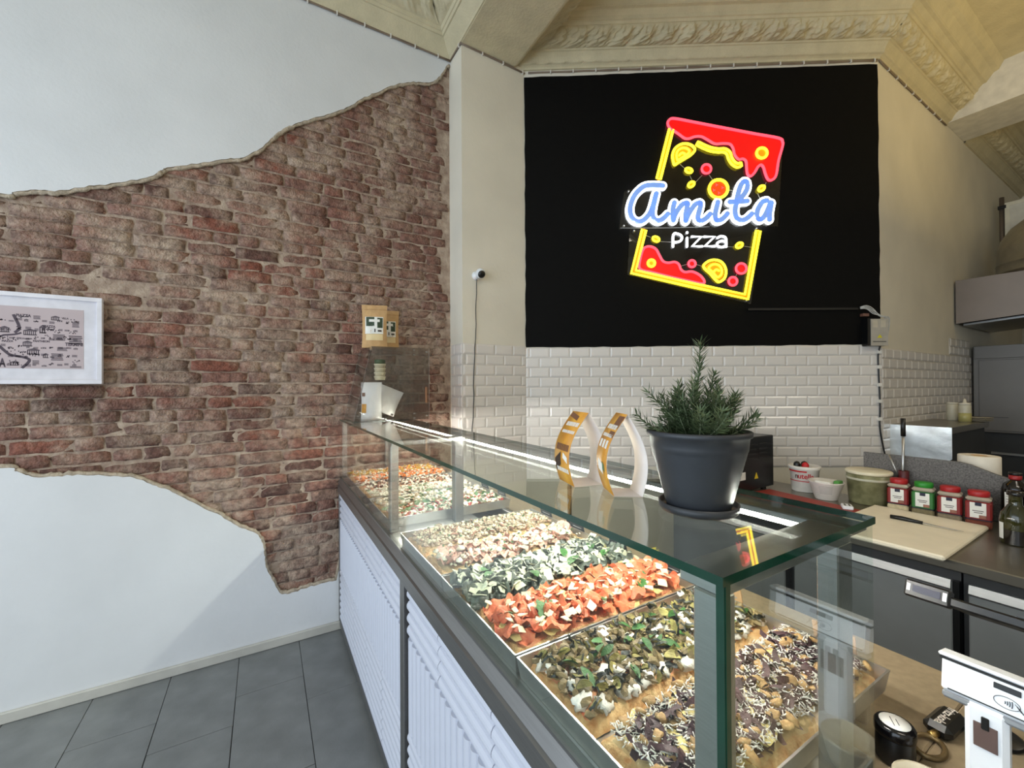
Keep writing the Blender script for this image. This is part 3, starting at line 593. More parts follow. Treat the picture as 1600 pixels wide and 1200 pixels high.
def slice_(seed, R):                                          # half-moon vegetable slice: pale face, dark skin rim
    r = random.Random(seed); n = 8; t = .004; A = r.uniform(.8, 1.05)*math.pi; b = MB()
    P = [(R*math.cos(A*i/n-A/2), R*math.sin(A*i/n-A/2)) for i in range(n+1)]; m = len(P)
    wv = [r.uniform(-.002, .002) for _ in P]
    vs = [(x, y, wv[i]+d) for d in (0, t) for i, (x, y) in enumerate(P)]
    b.add(vs, [tuple(range(m))[::-1], tuple(range(m, 2*m))], 0); b.add(vs, [(i, i+1, m+i+1, m+i) for i in range(m-1)], 1); return b
def shred(seed, L, w):
    r = random.Random(seed); a = [r.uniform(-1.6, 1.6) for _ in range(3)]
    def f(u, v):
        t = (u-.5)*L; return (t, (v-.5)*w*(1-.5*abs(2*u-1))+.25*L*a[0]*u*u, .006+.005*math.sin(5*u+a[1])+(v-.5)*w*.6*math.sin(4*u+a[2]))
    return MB().grid(f, 6, 2)
def dollop(seed, s):
    r = random.Random(seed); b = MB(); pr = [(s*1.0, 0), (s*1.1, s*.3), (s*.8, s*.65), (s*.45, s*.9), (s*.12, s*1.2), (0, s*1.25)]; b.lathe(pr, 9)
    b.v = [(x*(1+.18*math.sin(5*math.atan2(y, x)+seed)), y, z) for x, y, z in b.v]; return b
def walnut(seed, s):
    b = blob(seed, s, s*.75, s*.5, 10, .3); return b
VAR = {}
def variants(key, fn, mats, n=5):
    if key not in VAR: g = [fn(i) for i in range(n)]; VAR[key] = (g, [q.mesh(key, mats) for q in g], mats)
    return VAR[key]
def pizza(label, x0, x1, y0, y1, top, seed, crust_h=.024, amp=.006):
    r = random.Random(seed); zb = .9632
    pz = thing('pizza', label, 'pizza', (x0, y0, zb), 0, 'sheet pizzas in the counter'); w, h = x1-x0, y1-y0
    ht = lambda x, y: crust_h*.72+amp*fbm(x*16+seed, y*16, seed, 3)
    def cr(u, v):
        x, y = u*w, v*h; e = min(x, w-x, y, h-y); wob = .004*math.sin(30*x+seed)+.004*math.sin(34*y)
        k = min(1, max(0, e/.012)); z = (crust_h*(.9+.25*fbm(x*22, y*22, seed)))*(k**.5); dx = .003*fbm(x*14, y*14, seed+3)
        return (x+dx*(1 if 0 < u < 1 else .6), y+dx+(wob if .02 < v < .98 else wob*.7)*(1 if e < .02 else 0)*.5, z)
    MB().grid(cr, 46, 18).build('crust', CRUST, pz)
    def tp(u, v):
        m = .012; x, y = m+u*(w-2*m), m+v*(h-2*m); e = min(u, 1-u)*w+0, min(v, 1-v)*h; ee = min(e)
        return (x+.005*fbm(y*20, seed, 1)*(1 if u in (0, 1) else 0), y+.006*fbm(x*20, seed, 2)*(1 if v in (0, 1) else 0), (ht(x, y)+.008)*min(1, .55+ee/.02))
    MB().grid(tp, 46, 18).build('sauce_layer', top, pz)
    def put(key, fn, mats, n, m=.014, tilt=.35, zo=.006, sc=(.8, 1.2), stuff=False, nv=5, area=None, zr=.006):
        g, ms, mt = variants(key, fn, mats, nv); J = MB(); nx = max(1, int(math.sqrt(n*w/h))); ny = max(1, math.ceil(n/nx)); k = 0
        cells = [(i, j) for i in range(nx) for j in range(ny)]; r.shuffle(cells)
        for i, j in cells[:n]:
            a = m+(w-2*m)*(i+r.random())/nx; b = m+(h-2*m)*(j+r.random())/ny
            if area and not area(a/w, b/h): continue
            s = r.uniform(*sc); rot = (r.uniform(-tilt, tilt), r.uniform(-tilt, tilt), r.uniform(0, 6.3)); loc = (a, b, ht(a, b)+.008+zo+r.uniform(0, zr)); vi = r.randrange(len(g))
            if stuff: J.add(g[vi].v, g[vi].f, 0, True, Matrix.LocRotScale(Vector(loc), __import__('mathutils').Euler(rot), Vector((s, s, s))))
            else: link(key, ms[vi], pz, loc=loc, rot=rot, scale=(s, s, s))
        if stuff: J.build(key, mt, pz, kind='stuff')
    return put
XA, XB = .438, .990
# near tray
put = pizza('pizza with dark shredded radicchio, walnuts, grated cheese and pale cheese slices', XA, XB, .318, .496, CHEESE, 1)
put('cheese_piece', lambda i: sheet(i, .056, .044, .0035, 6), POT, 44, .030, .15, .004)
put('radicchio_shred', lambda i: shred(i, .046, .012), RAD, 280, .026, .5, .004, (.7, 1.3), zr=.012)
put('radicchio_leaf', lambda i: sheet(30+i, .045, .035, .005, 5), RAD, 70, .034, .5, .002)
put('walnut_piece', lambda i: walnut(i, .0115), WAL, 80, .014, .6, .016)
put('grated_cheese', lambda i: MB().box((-.0038, -.0006, 0), (.0038, .0006, .0011)), RIC, 3600, .016, .7, .012, (.6, 1.4), True, zr=.012)
put = pizza('pizza with roasted aubergine and courgette cubes, ricotta and mint leaves', XA, XB, .508, .694, SAUCE, 2)
put('ricotta_dollop', lambda i: blob(i, .017, .012, .008, 12, .4), RIC, 80, .014, .4, .003)
put('aubergine_piece', lambda i: flat(blob(60+i, .0120, .0085, .0058, 6, .42)), AUB, 290, .010, .8, .006, (.75, 1.35), zr=.01)
put('courgette_slice', lambda i: slice_(i, .0135), [ZUC, SKIN], 150, .012, 1.2, .009, (.8, 1.3), zr=.01)
put('aubergine_skin_strip', lambda i: sheet(i, .03, .011, .003, 4), SKIN, 60, .014, .9, .011)
put('mint_leaf', lambda i: leaf(i, .034, .015), GREEN, 30, .03, .5, .014)
# second tray
put = pizza('pizza covered with folded red cured ham, parmesan flakes and rocket', XA, XB, .719, .900, SAUCE, 3)
put('cheese_slice', lambda i: sheet(i, .085, .06, .0035, 6), POT, 18, .03, .15, .004)
put('cured_ham_fold', lambda i: sheet(80+i, .066, .05, .0068, 13), CRUDO, 80, .023, .45, .007, (.8, 1.25), zr=.008)
put('parmesan_flake', lambda i: shard(i, .0145), PARM, 85, .012, .6, .023, (.7, 1.4), zr=.008)
put('rocket_leaf', lambda i: leaf(20+i, .06, .02, .3), GREEN, 9, .03, .4, .022)
put('courgette_slice', lambda i: slice_(i, .015), [ZUC, SKIN], 18, .03, .7, .012)
put('black_olive', lambda i: blob(i, .009, .008, .006, 8, .1), OLV, 12, .014, .3, .006)
put = pizza('pizza with dark grey green leaves under many pale parmesan shards and basil', XA, XB, .912, 1.100, CHEESE, 4)
put('dark_leaf_fold', lambda i: sheet(100+i, .05, .036, .006, 9), DARKV, 110, .012, .7, .005, (.8, 1.3), zr=.008)
put('parmesan_shard', lambda i: shard(10+i, .0185), food('pale_parmesan', (226, 228, 204), (206, 212, 186)), 165, .012, .7, .017, (.75, 1.35), zr=.01)
put('basil_leaf', lambda i: leaf(40+i, .045, .026), GREEN, 7, .03, .3, .026)
put('courgette_slice', lambda i: slice_(i, .015), [ZUC, SKIN], 14, .03, .7, .014)
# third tray
put = pizza('pizza with pink cooked ham folds and white mozzarella puffs', XA, XB, 1.126, 1.306, CHEESE, 5)
put('cooked_ham_fold', lambda i: sheet(120+i, .07, .05, .006, 11), HAM, 56, .03, .35, .005, (.8, 1.25))
put('cheese_puff', lambda i: dollop(i, .0085), MOZ, 60, .025, .3, .017, (.8, 1.3))
put('herb_bit', lambda i: leaf(i, .010, .006), GREEN, 130, .02, .6, .02)
put('cheese_crumb', lambda i: blob(i, .005, .004, .003, 6, .3), PARM, 240, .02, .5, .008)
put = pizza('pale pizza with chopped mushrooms and melted cheese', XA, XB, 1.318, 1.508, CHEESE, 6)
put('mushroom_piece', lambda i: flat(blob(20+i, .0115, .008, .0055, 6, .4)), MUSH, 270, .016, .7, .005, (.7, 1.3))
put('cheese_crumb', lambda i: blob(i, .005, .004, .003, 6, .3), PARM, 280, .02, .5, .012, (.8, 1.6))
put('mushroom_cap', lambda i: slice_(30+i, .014), [MUSH, SAUS], 60, .02, .9, .010)
put('herb_bit', lambda i: leaf(i, .010, .006), GREEN, 60, .02, .6, .014)
# far trays: toppings only a few pixels across
def far(label, y0, y1, top, seed, tops):
    put = pizza(label, XA, XB, y0, y1, top, seed)
    for key, fn, m, n in tops: put(key, fn, m, n, .014, .6, .004, (.8, 1.3), True, zr=.008)
bl = lambda s, j=0: (lambda i: blob(70+i+j, s, s*.85, s*.65, 7, .25)); lf = lambda i: leaf(i, .045, .022)
far('pizza with cherry tomatoes, mozzarella cubes and basil', 1.709, 1.878, SAUCE, 7, [('mozzarella_cube', bl(.0095), MOZ, 280), ('tomato_piece', bl(.009, 3), TOM, 190), ('basil_leaf_bed', lf, GREEN, 60)])
far('pizza with mozzarella, chopped mushrooms and large basil leaves', 1.888, 2.057, CHEESE, 8, [('mozzarella_cube', bl(.009), MOZ, 230), ('mushroom_chunk', bl(.009, 9), MUSH, 190), ('basil_leaf_bed', lf, GREEN, 46)])
far('white cheese pizza with green herbs', 2.079, 2.248, CHEESE, 9, [('mozzarella_cube', bl(.0105), MOZ, 340), ('herb_leaf_bed', lambda i: leaf(i, .02, .012), GREEN, 70), ('sausage_chunk', bl(.008, 4), SAUS, 80)])
far('red pizza with black olives, sausage and onions', 2.256, 2.425, SAUCE, 10, [('sausage_chunk', bl(.010, 4), SAUS, 150), ('olive_piece', bl(.008, 2), OLV, 110), ('mozzarella_cube', bl(.009), MOZ, 120)])
far('pizza with orange and yellow peppers and mozzarella', 2.447, 2.616, SAUCE, 11, [('orange_pepper_piece', bl(.011, 5), ORG, 150), ('mozzarella_cube', bl(.010), MOZ, 150), ('olive_piece', bl(.007, 2), OLV, 70)])
far('pizza with yellow peppers, egg and potatoes by the brick wall', 2.624, 2.793, CHEESE, 12, [('yellow_pepper_piece', bl(.012, 6), YEL, 120), ('mozzarella_cube', bl(.010), MOZ, 150), ('orange_pepper_piece', bl(.010, 5), ORG, 70)])
# slate price tags behind the trays
SLATE = mat('slate_tag', S(44, 47, 50), .6); CHALK = mat('chalk', S(150, 150, 148), .8); KRAFTC = mat('kraft_card', S(196, 156, 112), .8)
def tag_(y, lab, m, x=1.032, w=.075, h=.05, group='price tags behind the trays'):
    t = thing('price_tag', lab, 'price tag', (x, y, .8995), 0, group)
    lean = Matrix.Rotation(math.radians(-14), 4, 'Y')
    MB().box((0, -w/2, .085), (.003, w/2, .085+h), mx=lean).build('card', m, t); MB().box((.0005, -.004, 0), (.0025, .004, .087), mx=lean).build('foot', BLACKPL, t)
    for k in range(2): MB().box((-.0008, -w*.34+.008*k, .105+.013*k), (0, w*.3-.006*k, .108+.013*k), mx=lean).build('chalk_line', CHALK, t)
for y, wh in ((.80, 'red cured ham'), (1.01, 'dark leaf'), (1.22, 'cooked ham'), (1.42, 'chopped mushroom'), (1.80, 'cherry tomato'), (1.98, 'large basil leaf'), (2.34, 'black olive')): tag_(y, 'small dark slate price tag behind the %s pizza' % wh, SLATE)
tag_(.63, 'brown card price tag behind the aubergine pizza', KRAFTC, group='card tags'); tag_(.40, 'brown card price tag behind the radicchio pizza', KRAFTC, group='card tags')
tg = thing('serving_tongs', 'black handled serving utensil standing upright behind the mushroom pizza', 'utensil', (1.06, 1.33, .8995))
MB().box((-.012, -.01, 0), (.012, .01, .10), .003).build('holder', BLACKPL, tg); MB().tube([(0, 0, .095), (0, 0, .22), (.002, 0, .26)], [.008, .009, .005], 8).build('handle', BLACKPL, tg)
# ================================================================ ON TOP OF THE GLASS
ZT = 1.3305
# --- potted rosemary
pt = thing('potted_rosemary', 'rosemary bush in a dark grey plastic pot standing on the glass counter', 'potted plant', (.602, .425, ZT))
POTM = mat('anthracite_plastic', S(47, 50, 55), .45, var=(40, .08))
MB().lathe([(.046, 0), (.057, .0), (.060, .004), (.0605, .013), (.058, .013), (.056, .006)], 40).build('saucer', POTM, pt)
prof = [(.048, .0065), (.0495, .012)]+[(.0498+.0212*t+.0003*(k % 2), .013+.083*t) for k, t in enumerate([i/22 for i in range(23)])]+[(.0722, .098), (.0730, .104), (.0745, .118), (.0785, .120), (.0790, .127), (.0758, .1285), (.0730, .124), (.0705, .108)]
MB().lathe(prof, 48).build('pot', POTM, pt)
sb = MB(); rr = random.Random(2); sb.grid(lambda u, v: (.0712*u*math.cos(6.2832*v), .0712*u*math.sin(6.2832*v), .112+.004*fbm(u*9*math.cos(6.28*v), u*9*math.sin(6.28*v))), 8, 28); sb.build('soil', mat('potting_soil', S(44, 34, 28), .95, bump=(160, 1)), pt)
ND_ = MB(); ST = MB(); rr = random.Random(11)
stems = []
def stem(base, dirv, L, bend, r0):
    p = Vector(base); d = Vector(dirv).normalized(); n = max(5, int(L/.008)); pts = [p.copy()]
    for i in range(n): d = (d+Vector(bend)/n+Vector((rr.uniform(-.05, .05), rr.uniform(-.05, .05), rr.uniform(-.02, .05)))).normalized(); p = p+d*L/n; pts.append(p.copy())
    ST.tube(pts, [r0*(1-.75*i/n) for i in range(n+1)], 5); stems.append(pts)
for w in range(40):
    a = 6.283*w/13.3+rr.uniform(-.2, .2); el = rr.uniform(.15, 1.25); R = rr.uniform(.002, .032)
    stem((R*math.cos(a), R*math.sin(a), .112), (math.cos(a)*math.cos(el), math.sin(a)*math.cos(el), math.sin(el)+.15), rr.uniform(.05, .088)*(1 if el > .5 else .85), (0, 0, rr.uniform(.1, .7)), .0016)
for w in range(9):
    a = .7*w; stem((.012*math.cos(a), .012*math.sin(a), .11), (.33*math.cos(a), .33*math.sin(a), 1), rr.uniform(.075, .115), (0, 0, .2), .0018)
stem((0, 0, .11), (.05, -.02, 1), .162, (0, 0, .2), .0026); stem((.005, .004, .11), (.35, -.18, 1), .115, (0, 0, .3), .002); stem((-.004, 0, .11), (-.62, .42, .80), .112, (-.2, .1, .0), .002)
stem((.01, 0, .11), (.75, -.5, .62), .10, (0, 0, .7), .002); stem((-.01, .005, .112), (-.3, .1, .9), .085, (0, 0, .2), .002); stem((.012, -.01, .112), (.45, -.55, .75), .085, (0, 0, .5), .002)
stem((-.02, .012, .114), (-.86, .52, .13), .085, (0, 0, .45), .0018); stem((.02, -.015, .114), (.9, -.5, .18), .082, (0, 0, .5), .0018); stem((-.02, -.02, .114), (-.3, -.9, .3), .07, (0, 0, .6), .0018); stem((0, -.02, .113), (.1, -.9, .5), .06, (0, 0, .8), .0018)
for pts in stems:
    for i in range(1, len(pts)):
        t = (pts[i]-pts[i-1]).normalized(); a = t.cross(Vector((.3, .5, .8))).normalized(); b = t.cross(a)
        for k in range(9):
            w = 6.283*(k/9)+i*1.1+rr.uniform(-.3, .3); o = a*math.cos(w)+b*math.sin(w); L = rr.uniform(.015, .026)*(1 if i < len(pts)-2 else .8)
            d = (t*rr.uniform(.5, 1.1)+o).normalized(); s = d.cross(t).normalized()*.0012; p = pts[i].lerp(pts[i-1], rr.random())
            up_ = d.cross(s).normalized()*.0007
            ND_.add([p-s*.5, p+s*.5, p+d*L*.5+s+up_, p+d*L*.5-s+up_, p+d*L], [(0, 1, 2, 3), (3, 2, 4)], 0)
ST.build('stems', mat('rosemary_stem', S(112, 122, 92), .8), pt); ND_.build('needles', mat('rosemary_needle', S(92, 108, 72), .55, var=(90, .3), col2=S(56, 74, 48)), pt, kind='stuff')
# --- two folded card displays
CARDW = mat('white_card', S(232, 222, 214), .7); ORC = mat('orange_print', S(222, 168, 62), .5, var=(26, .3), col2=S(196, 128, 40)); BRP = mat('brown_print', S(122, 82, 58), .5); TXT = mat('white_print', S(240, 236, 226), .5); DKP = mat('dark_print_ink', S(58, 44, 38), .5)
def tent(label, base, wv, dv, H, sets):
    t = thing('card_display', label, 'table card', (base[0], base[1], ZT), 0, 'folded card displays'); wv, dv = Vector((*wv, 0)), Vector((*dv, 0)); nv = wv.cross(dv); n = 14
    def side(s):                                              # 0 = printed front, 1 = plain back
        out = []
        for i in range(n+1):
            q = i/n; bul = .020*math.sin(math.pi*q)*(1 if s == 0 else .8); e = q**1.6*.5
            p = (dv*e if s == 0 else dv*(1-e)); nn = dv.normalized(); out.append((p+nn*(-bul if s == 0 else bul), H*q*(1-.03*q)))
        return out
    def strip(P, th, mi, b): 
        k = len(P); vs = [p+w_*wv+Vector((0, 0, z+.0008))+dv.normalized()*o for o in (0, th) for p, z in P for w_ in (0, 1)]
        fs = [(2*i, 2*i+1, 2*i+3, 2*i+2) for i in range(k-1)]+[(2*k+2*i+2, 2*k+2*i+3, 2*k+2*i+1, 2*k+2*i) for i in range(k-1)]
        fs += [(2*i, 2*i+2, 2*k+2*i+2, 2*k+2*i) for i in range(k-1)]+[(2*i+3, 2*i+1, 2*k+2*i+1, 2*k+2*i+3) for i in range(k-1)]
        return b.add(vs, fs, mi, True)
    F, B = side(0), side(1)
    strip(F, .0008, 0, MB()).build('printed_front', [ORC], t); strip([(p+dv.normalized()*.0009, z) for p, z in F], .0004, 0, MB()).build('front_liner', CARDW, t); strip(B, .0008, 0, MB()).build('back_panel', CARDW, t)
    MB().add([Vector((0, 0, .0004)), wv+Vector((0, 0, .0004)), wv+dv+Vector((0, 0, .0012)), dv+Vector((0, 0, .0012))], [(0, 1, 2, 3)]).build('base_flap', CARDW, t)
    def at(u, q): 
        i = min(n-1, int(q*n)); f = q*n-i; p = F[i][0].lerp(F[i+1][0], f); z = F[i][1]+(F[i+1][1]-F[i][1])*f; return p+wv*u+Vector((0, 0, z+.0008))-dv.normalized()*.0006
    for nm, m, u0, u1, q0, q1, sk in sets:
        b = MB(); k = 4; b.grid(lambda u, v: at(u0+(u1-u0)*u, q0+(q1-q0)*v+sk*u), 3, k); b.build(nm, m, t)
rr = random.Random(8); words = []
for q, h, sk in ((.80, .055, .05), (.70, .04, .05), (.16, .06, -.03), (.46, .09, .02)):
    u = .08
    while u < .86: w = rr.uniform(.06, .12); words.append(('print_letter', TXT if h < .08 else BRP, u, u+w*.75, q, q+h, 0)); u += w
tent('folded card display with amber print and white lettering on the glass counter', (.525, .644), (.018, .070), (.062, -.016), .150, [('print_shape', BRP, .35, .95, .88, .94, .05), ('print_shape', DKP, .55, .95, .26, .44, -.12), ('print_shape', TXT, .1, .4, .3, .38, .06)]+words)
words2 = [(a, b, c, d, e, f, g) for a, b, c, d, e, f, g in words if e > .6]
tent('folded card display with brown corner blocks and three white ovals beside the plant', (.541, .552), (.030, .058), (.038, -.032), .152, [('print_block', BRP, .0, .48, .82, .97, 0), ('print_block', BRP, .0, .42, .70, .78, 0)]+[('print_oval', TXT, .15+.27*k, .33+.27*k, .56, .66, 0) for k in range(3)]+[('print_shape', GREEN, .2, .4, .26, .36, .03), ('print_shape', TXT, .4, .8, .22, .36, .05)]+words2)
# --- clear stepped acrylic case with bags of pasta and cups, kraft bags on top
ACRYL2 = glassmat('smoky_acrylic', (.92, .92, .915), 1.5); ACEDGE = mat('acrylic_edge', S(186, 184, 178), .2)
ac = thing('acrylic_case', 'clear sloping acrylic case standing on the far end of the glass counter', 'display case', (0, 0, 0))
ax0, ax1, ay0, ay1, az0, az1 = .435, .885, 2.50, 2.832, ZT+.001, 1.772
ac.location = (ax0, ay0, az0); t = .004; W_, D_, H_ = ax1-ax0, ay1-ay0, az1-az0
side = [(0, 0), (W_, 0), (W_, H_), (.10, H_)]
for y in (0, D_-t): MB().prism(side, (0, y, 0), (1, 0, 0), (0, 0, 1), -t, 0, 0, 1).build('side_pane', [ACRYL2, ACEDGE], ac)
MB().box((0, t, 0), (W_, D_-t, t)).build('base_pane', ACRYL2, ac); MB().box((.105, t, H_-t), (W_, D_-t, H_)).build('top_pane', ACRYL2, ac)
MB().box((W_-t, t, t), (W_, D_-t, H_-t)).build('back_pane', ACRYL2, ac)
MB().add([(t, t, t), (t, D_-t, t), (.105, D_-t, H_-t), (.105, t, H_-t), (t+.004, t, t), (t+.004, D_-t, t), (.109, D_-t, H_-t), (.109, t, H_-t)], [(0, 1, 2, 3), (7, 6, 5, 4), (0, 4, 5, 1), (2, 6, 7, 3), (1, 5, 6, 2), (0, 3, 7, 4)]).build('slanted_pane', ACRYL2, ac)
MB().box((.10, t, .238), (W_-t, D_-t, .242)).build('shelf', ACRYL2, ac)
for y in (.03, D_-.05):
    for z in (.02, H_-.02): MB().tube([(W_-.012, y, z), (W_-.001, y, z)], .005, 8).build('corner_screw', STEEL, ac)
MB().box((W_-.012, .03, .10), (W_-.0045, .05, .2), .002).build('lock_strip', mat('copper_strip', S(190, 130, 90), .4, .6), ac)
def pouch(name, lab, loc, rz, w, h, d, mats, group, cat='bag', tilt=0, extra=None):
    o = thing(name, lab, cat, loc, rz, group)
    def f(sgn):
        def g(u, v):
            x = (u-.5)*w*(1-.06*math.sin(math.pi*v)); e = math.sin(math.pi*u)**.6*(1-v)**.55*min(1, v*9+.55); wr = .0035*fbm(u*5, v*7, sgn*3+w*50)
            return (x, sgn*d*e+wr*(1 if .04 < u < .96 else 0), v*h)
        return g
    mx = Matrix.Rotation(tilt, 4, 'Y')
    for s_, nm in ((-1, 'bag_front'), (1, 'bag_back')):
        b = MB().grid(f(s_), 14, 16); b.v = [tuple(mx @ Vector(v)) for v in b.v]; b.build(nm, mats[0], o)
    b = MB().add([tuple(mx @ Vector((f(s_)(i/14, 0)))) for s_ in (-1, 1) for i in range(15)], [(i, i+1, 15+i+1, 15+i) for i in range(14)]); b.build('bag_bottom', mats[0], o)
    for nm, m, u0, u1, v0, v1, of in extra or []:
        b = MB().grid(lambda u, v: tuple(mx @ (Vector(f(-1)(u0+(u1-u0)*u, v0+(v1-v0)*v))+Vector((0, -of, 0)))), 8, 8); b.build(nm, m, o)
    return o
KRAFT = mat('kraft_paper', S(196, 158, 110), .8, var=(30, .12), bump=(60, .3)); LBW = mat('label_white', S(232, 232, 226), .6); LBG = mat('label_dark_green', S(48, 66, 46), .6); WIN = mat('flour_window', S(226, 204, 156), .6)
lab = [('label', LBW, .12, .86, .32, .72, .0012), ('label_leaf', LBG, .16, .5, .50, .715, .002), ('label_leaf', LBG, .62, .84, .46, .70, .002), ('label_bar', LBW, .28, .72, .60, .66, .0028), ('label_text', DKP, .50, .55, .36, .44, .0024), ('label_text', DKP, .64, .8, .37, .41, .0024), ('flour_window', WIN, .16, .84, .17, .31, .0012), ('seal_strip', mat('kraft_dark', S(176, 136, 90), .8), .02, .98, .885, .9, .001)]
pouch('kraft_bag', 'brown paper bag with green and white label, wider one on the acrylic case', (.580, 2.62, az1+.001), -.30, .150, .262, .026, [KRAFT], 'kraft paper bags', extra=lab)
pouch('kraft_bag', 'brown paper bag with green and white label, half hidden behind the wider bag', (.685, 2.71, az1+.001), -.2, .135, .252, .026, [KRAFT], 'kraft paper bags', extra=lab)
WBAG = mat('white_bag_film', S(226, 224, 222), .35, var=(12, .08), bump=(30, .3)); CUPM = mat('cream_tub', S(226, 216, 186), .5); CUPG = mat('green_tub_lid', S(54, 84, 50), .5)
pouch('pasta_bag', 'white bag with orange print standing in the acrylic case', (.555, 2.60, az0+.005), -.45, .125, .225, .032, [WBAG], 'white bags in the case', extra=[('print_patch', ORC, .04, .30, .18, .42, .0015), ('print_patch', BRP, .05, .22, .62, .72, .0015)])
pouch('pasta_bag', 'plain white bag slumped sideways in the acrylic case', (.640, 2.69, az0+.040), -.3, .15, .165, .034, [WBAG], 'white bags in the case', tilt=.40, extra=[('print_patch', DKP, .86, .97, .02, .1, .0015)])
tb = thing('tub_stack', 'stack of cream tubs with a dark green one on top in the acrylic case', 'tubs', (.625, 2.68, az0+.2435))
for k in range(4): MB().lathe([(.030, .026*k), (.034, .026*k+.018), (.0365, .026*k+.019), (.0365, .026*k+.0255), (.031, .0258+.026*k)], 20).build('tub', CUPM, tb)
MB().lathe([(.031, .104), (.034, .128), (.030, .130), (0, .131)], 20).build('tub', CUPG, tb)
# ================================================================ SERVICE COUNTER (staff side, card terminal)
BEIGE = mat('beige_laminate', S(150, 134, 108), .55, var=(60, .14))
sv = thing('service_counter', 'low beige laminate counter beside the glass case', 'counter', (0, 0, 0))
MB().box((.62, -1.1, .868), (1.28, .255, .899), .003).box((.806, .256, .868), (1.28, 2.3, .899), .003).build('top', BEIGE, sv)
MB().box((.66, -1.05, 0), (1.24, .24, .867)).box((.82, .25, 0), (1.24, 2.25, .867)).build('base', DARKIN, sv)
ZS = .8995
# card terminal on a white stand
ct = thing('card_terminal', 'white contactless card terminal on a white stand by the end of the glass case', 'card reader', (.905, .171, ZS))
MB().lathe([(.034, 0), (.034, .006), (.026, .012), (.020, .02)], 24).build('foot', WHITEPL, ct)
MB().box((-.006, -.022, .015), (.018, .022, .160), .006).build('stand', WHITEPL, ct)
MB().box((-.0078, -.012, .100), (-.0058, .012, .135), .0005).build('stand_window', mat('window_brown', S(96, 78, 74), .3), ct)
MB().box((-.0088, -.004, .128), (-.0056, .004, .146), .001).build('connector', BLACKPL, ct)
tl_ = Matrix.Translation((0, -.021, .158)) @ Matrix.Rotation(math.radians(10), 4, 'Y')
MB().box((-.005, -.088, 0), (.020, .068, .051), .004, mx=tl_).build('head', WHITEPL, ct)
MB().box((-.003, -.087, -.010), (.018, .067, .001), .003, mx=tl_).build('head_base', mat('grey_plastic', S(126, 130, 134), .4), ct)
MB().box((-.0065, -.0865, .0455), (.0215, .0705, .0490), .0012, mx=tl_).build('screen_bezel', BLACKPL, ct)
MB().box((-.007, -.0875, .0500), (.022, .0715, .0555), .0015, mx=tl_).build('screen_frame', WHITEPL, ct)
MB().box((-.0062, -.012, .0335), (-.0045, .014, .0415), .0006, mx=tl_).build('sensor_window', BLACKPL, ct)
MB().box((-.0058, -.080, .0045), (-.0046, .060, .0062), mx=tl_).build('seam', BLACKPL, ct)
INK = mat('dark_ink', S(52, 56, 60), .5)
b = MB(); b.tube([tuple(tl_ @ Vector((-.0056, .001+.0125*math.cos(w), .0195+.0075*math.sin(w)))) for w in [6.283*i/28 for i in range(28)]], .0004, 5, closed=True)
for k in range(4): b.tube([tuple(tl_ @ Vector((-.0056, .0035-.0022*k-.0012*math.cos(a), .0195+(.002+.0011*k)*math.sin(a)))) for a in [-1+.4*i for i in range(6)]], .0005, 5)
for k in range(3): b.tube([tuple(tl_ @ Vector((-.0056, -.0065-.002*k, .0225-.0016*k))), tuple(tl_ @ Vector((-.0056, -.0125-.0018*k, .0145-.0016*k)))], .0004, 5)
b.build('contactless_symbol', INK, ct)
# point-of-sale touch screen seen from its edge
ps2 = thing('pos_screen', 'black touch screen till seen edge on beside the card terminal', 'till', (1.10, .06, ZS))
mx = Matrix.Translation((-.075, 0, .256)) @ Matrix.Rotation(math.radians(22), 4, 'Y')
MB().box((-.008, -.25, -.012), (.17, .185, .004), .003, mx=mx).build('screen_housing', BLACKPL, ps2)
MB().box((-.004, -.24, .0045), (.16, .10, .0055), mx=mx).build('screen_glass', mat('screen_glass_black', S(12, 14, 18), .08), ps2)
MB().box((-.012, .172, -.016), (.012, .232, .014), .003, mx=mx).build('card_swipe', BLACKPL, ps2)
MB().box((-.0132, .184, -.006), (-.0115, .220, .006), mx=mx).build('swipe_slot', mat('swipe_grey', S(58, 60, 74), .6), ps2)
MB().box((-.0136, .176, -.007), (-.0118, .181, .007), mx=mx).box((-.0136, .223, -.006), (-.0118, .228, .006), mx=mx).build('swipe_marks', WHITEPL, ps2)
for k in range(3): MB().box((-.0089, -.10-.009*k, -.006), (-.0078, -.095-.009*k, -.002), mx=mx).build('status_light', WHITEPL, ps2)
MB().box((.01, -.14, .04), (.06, .02, .2), .006).build('neck', BLACKPL, ps2); MB().box((-.06, -.17, 0), (.11, .06, .045), .008).build('foot', BLACKPL, ps2)
# black jar with white label, bottle opener, bowl
bj = thing('black_jar', 'black lidded jar with a round white paper label on its lid', 'jar', (.910, .276, ZS))
MB().lathe([(.022, 0), (.0255, .003), (.026, .02), (.0255, .046), (.024, .05)], 28).build('body', BLACKPL, bj)
MB().lathe([(.0268, .044), (.0275, .047), (.0275, .058), (.0245, .0625), (0, .063)], 28).build('lid', mat('gloss_black', S(14, 13, 15), .15), bj)
MB().lathe([(.0205, .0631), (.0205, .0637), (0, .0637)], 24).build('paper_label', LBW, bj)
for k in range(2): MB().box((-.011+.003*k, .003-.007*k, .0638), (.011-.004*k, .0042-.007*k, .0640), mx=Matrix.Rotation(.6, 4, 'Z')).build('handwriting', INK, bj)
fk = thing('bottle_opener', 'black bottle opener tag reading fritz-kola on a metal ring', 'bottle opener', (1.066, .252, ZS), math.radians(-4))
MB().box((-.040, -.020, 0), (.040, .020, .026), .009).build('body', BLACKPL, fk)
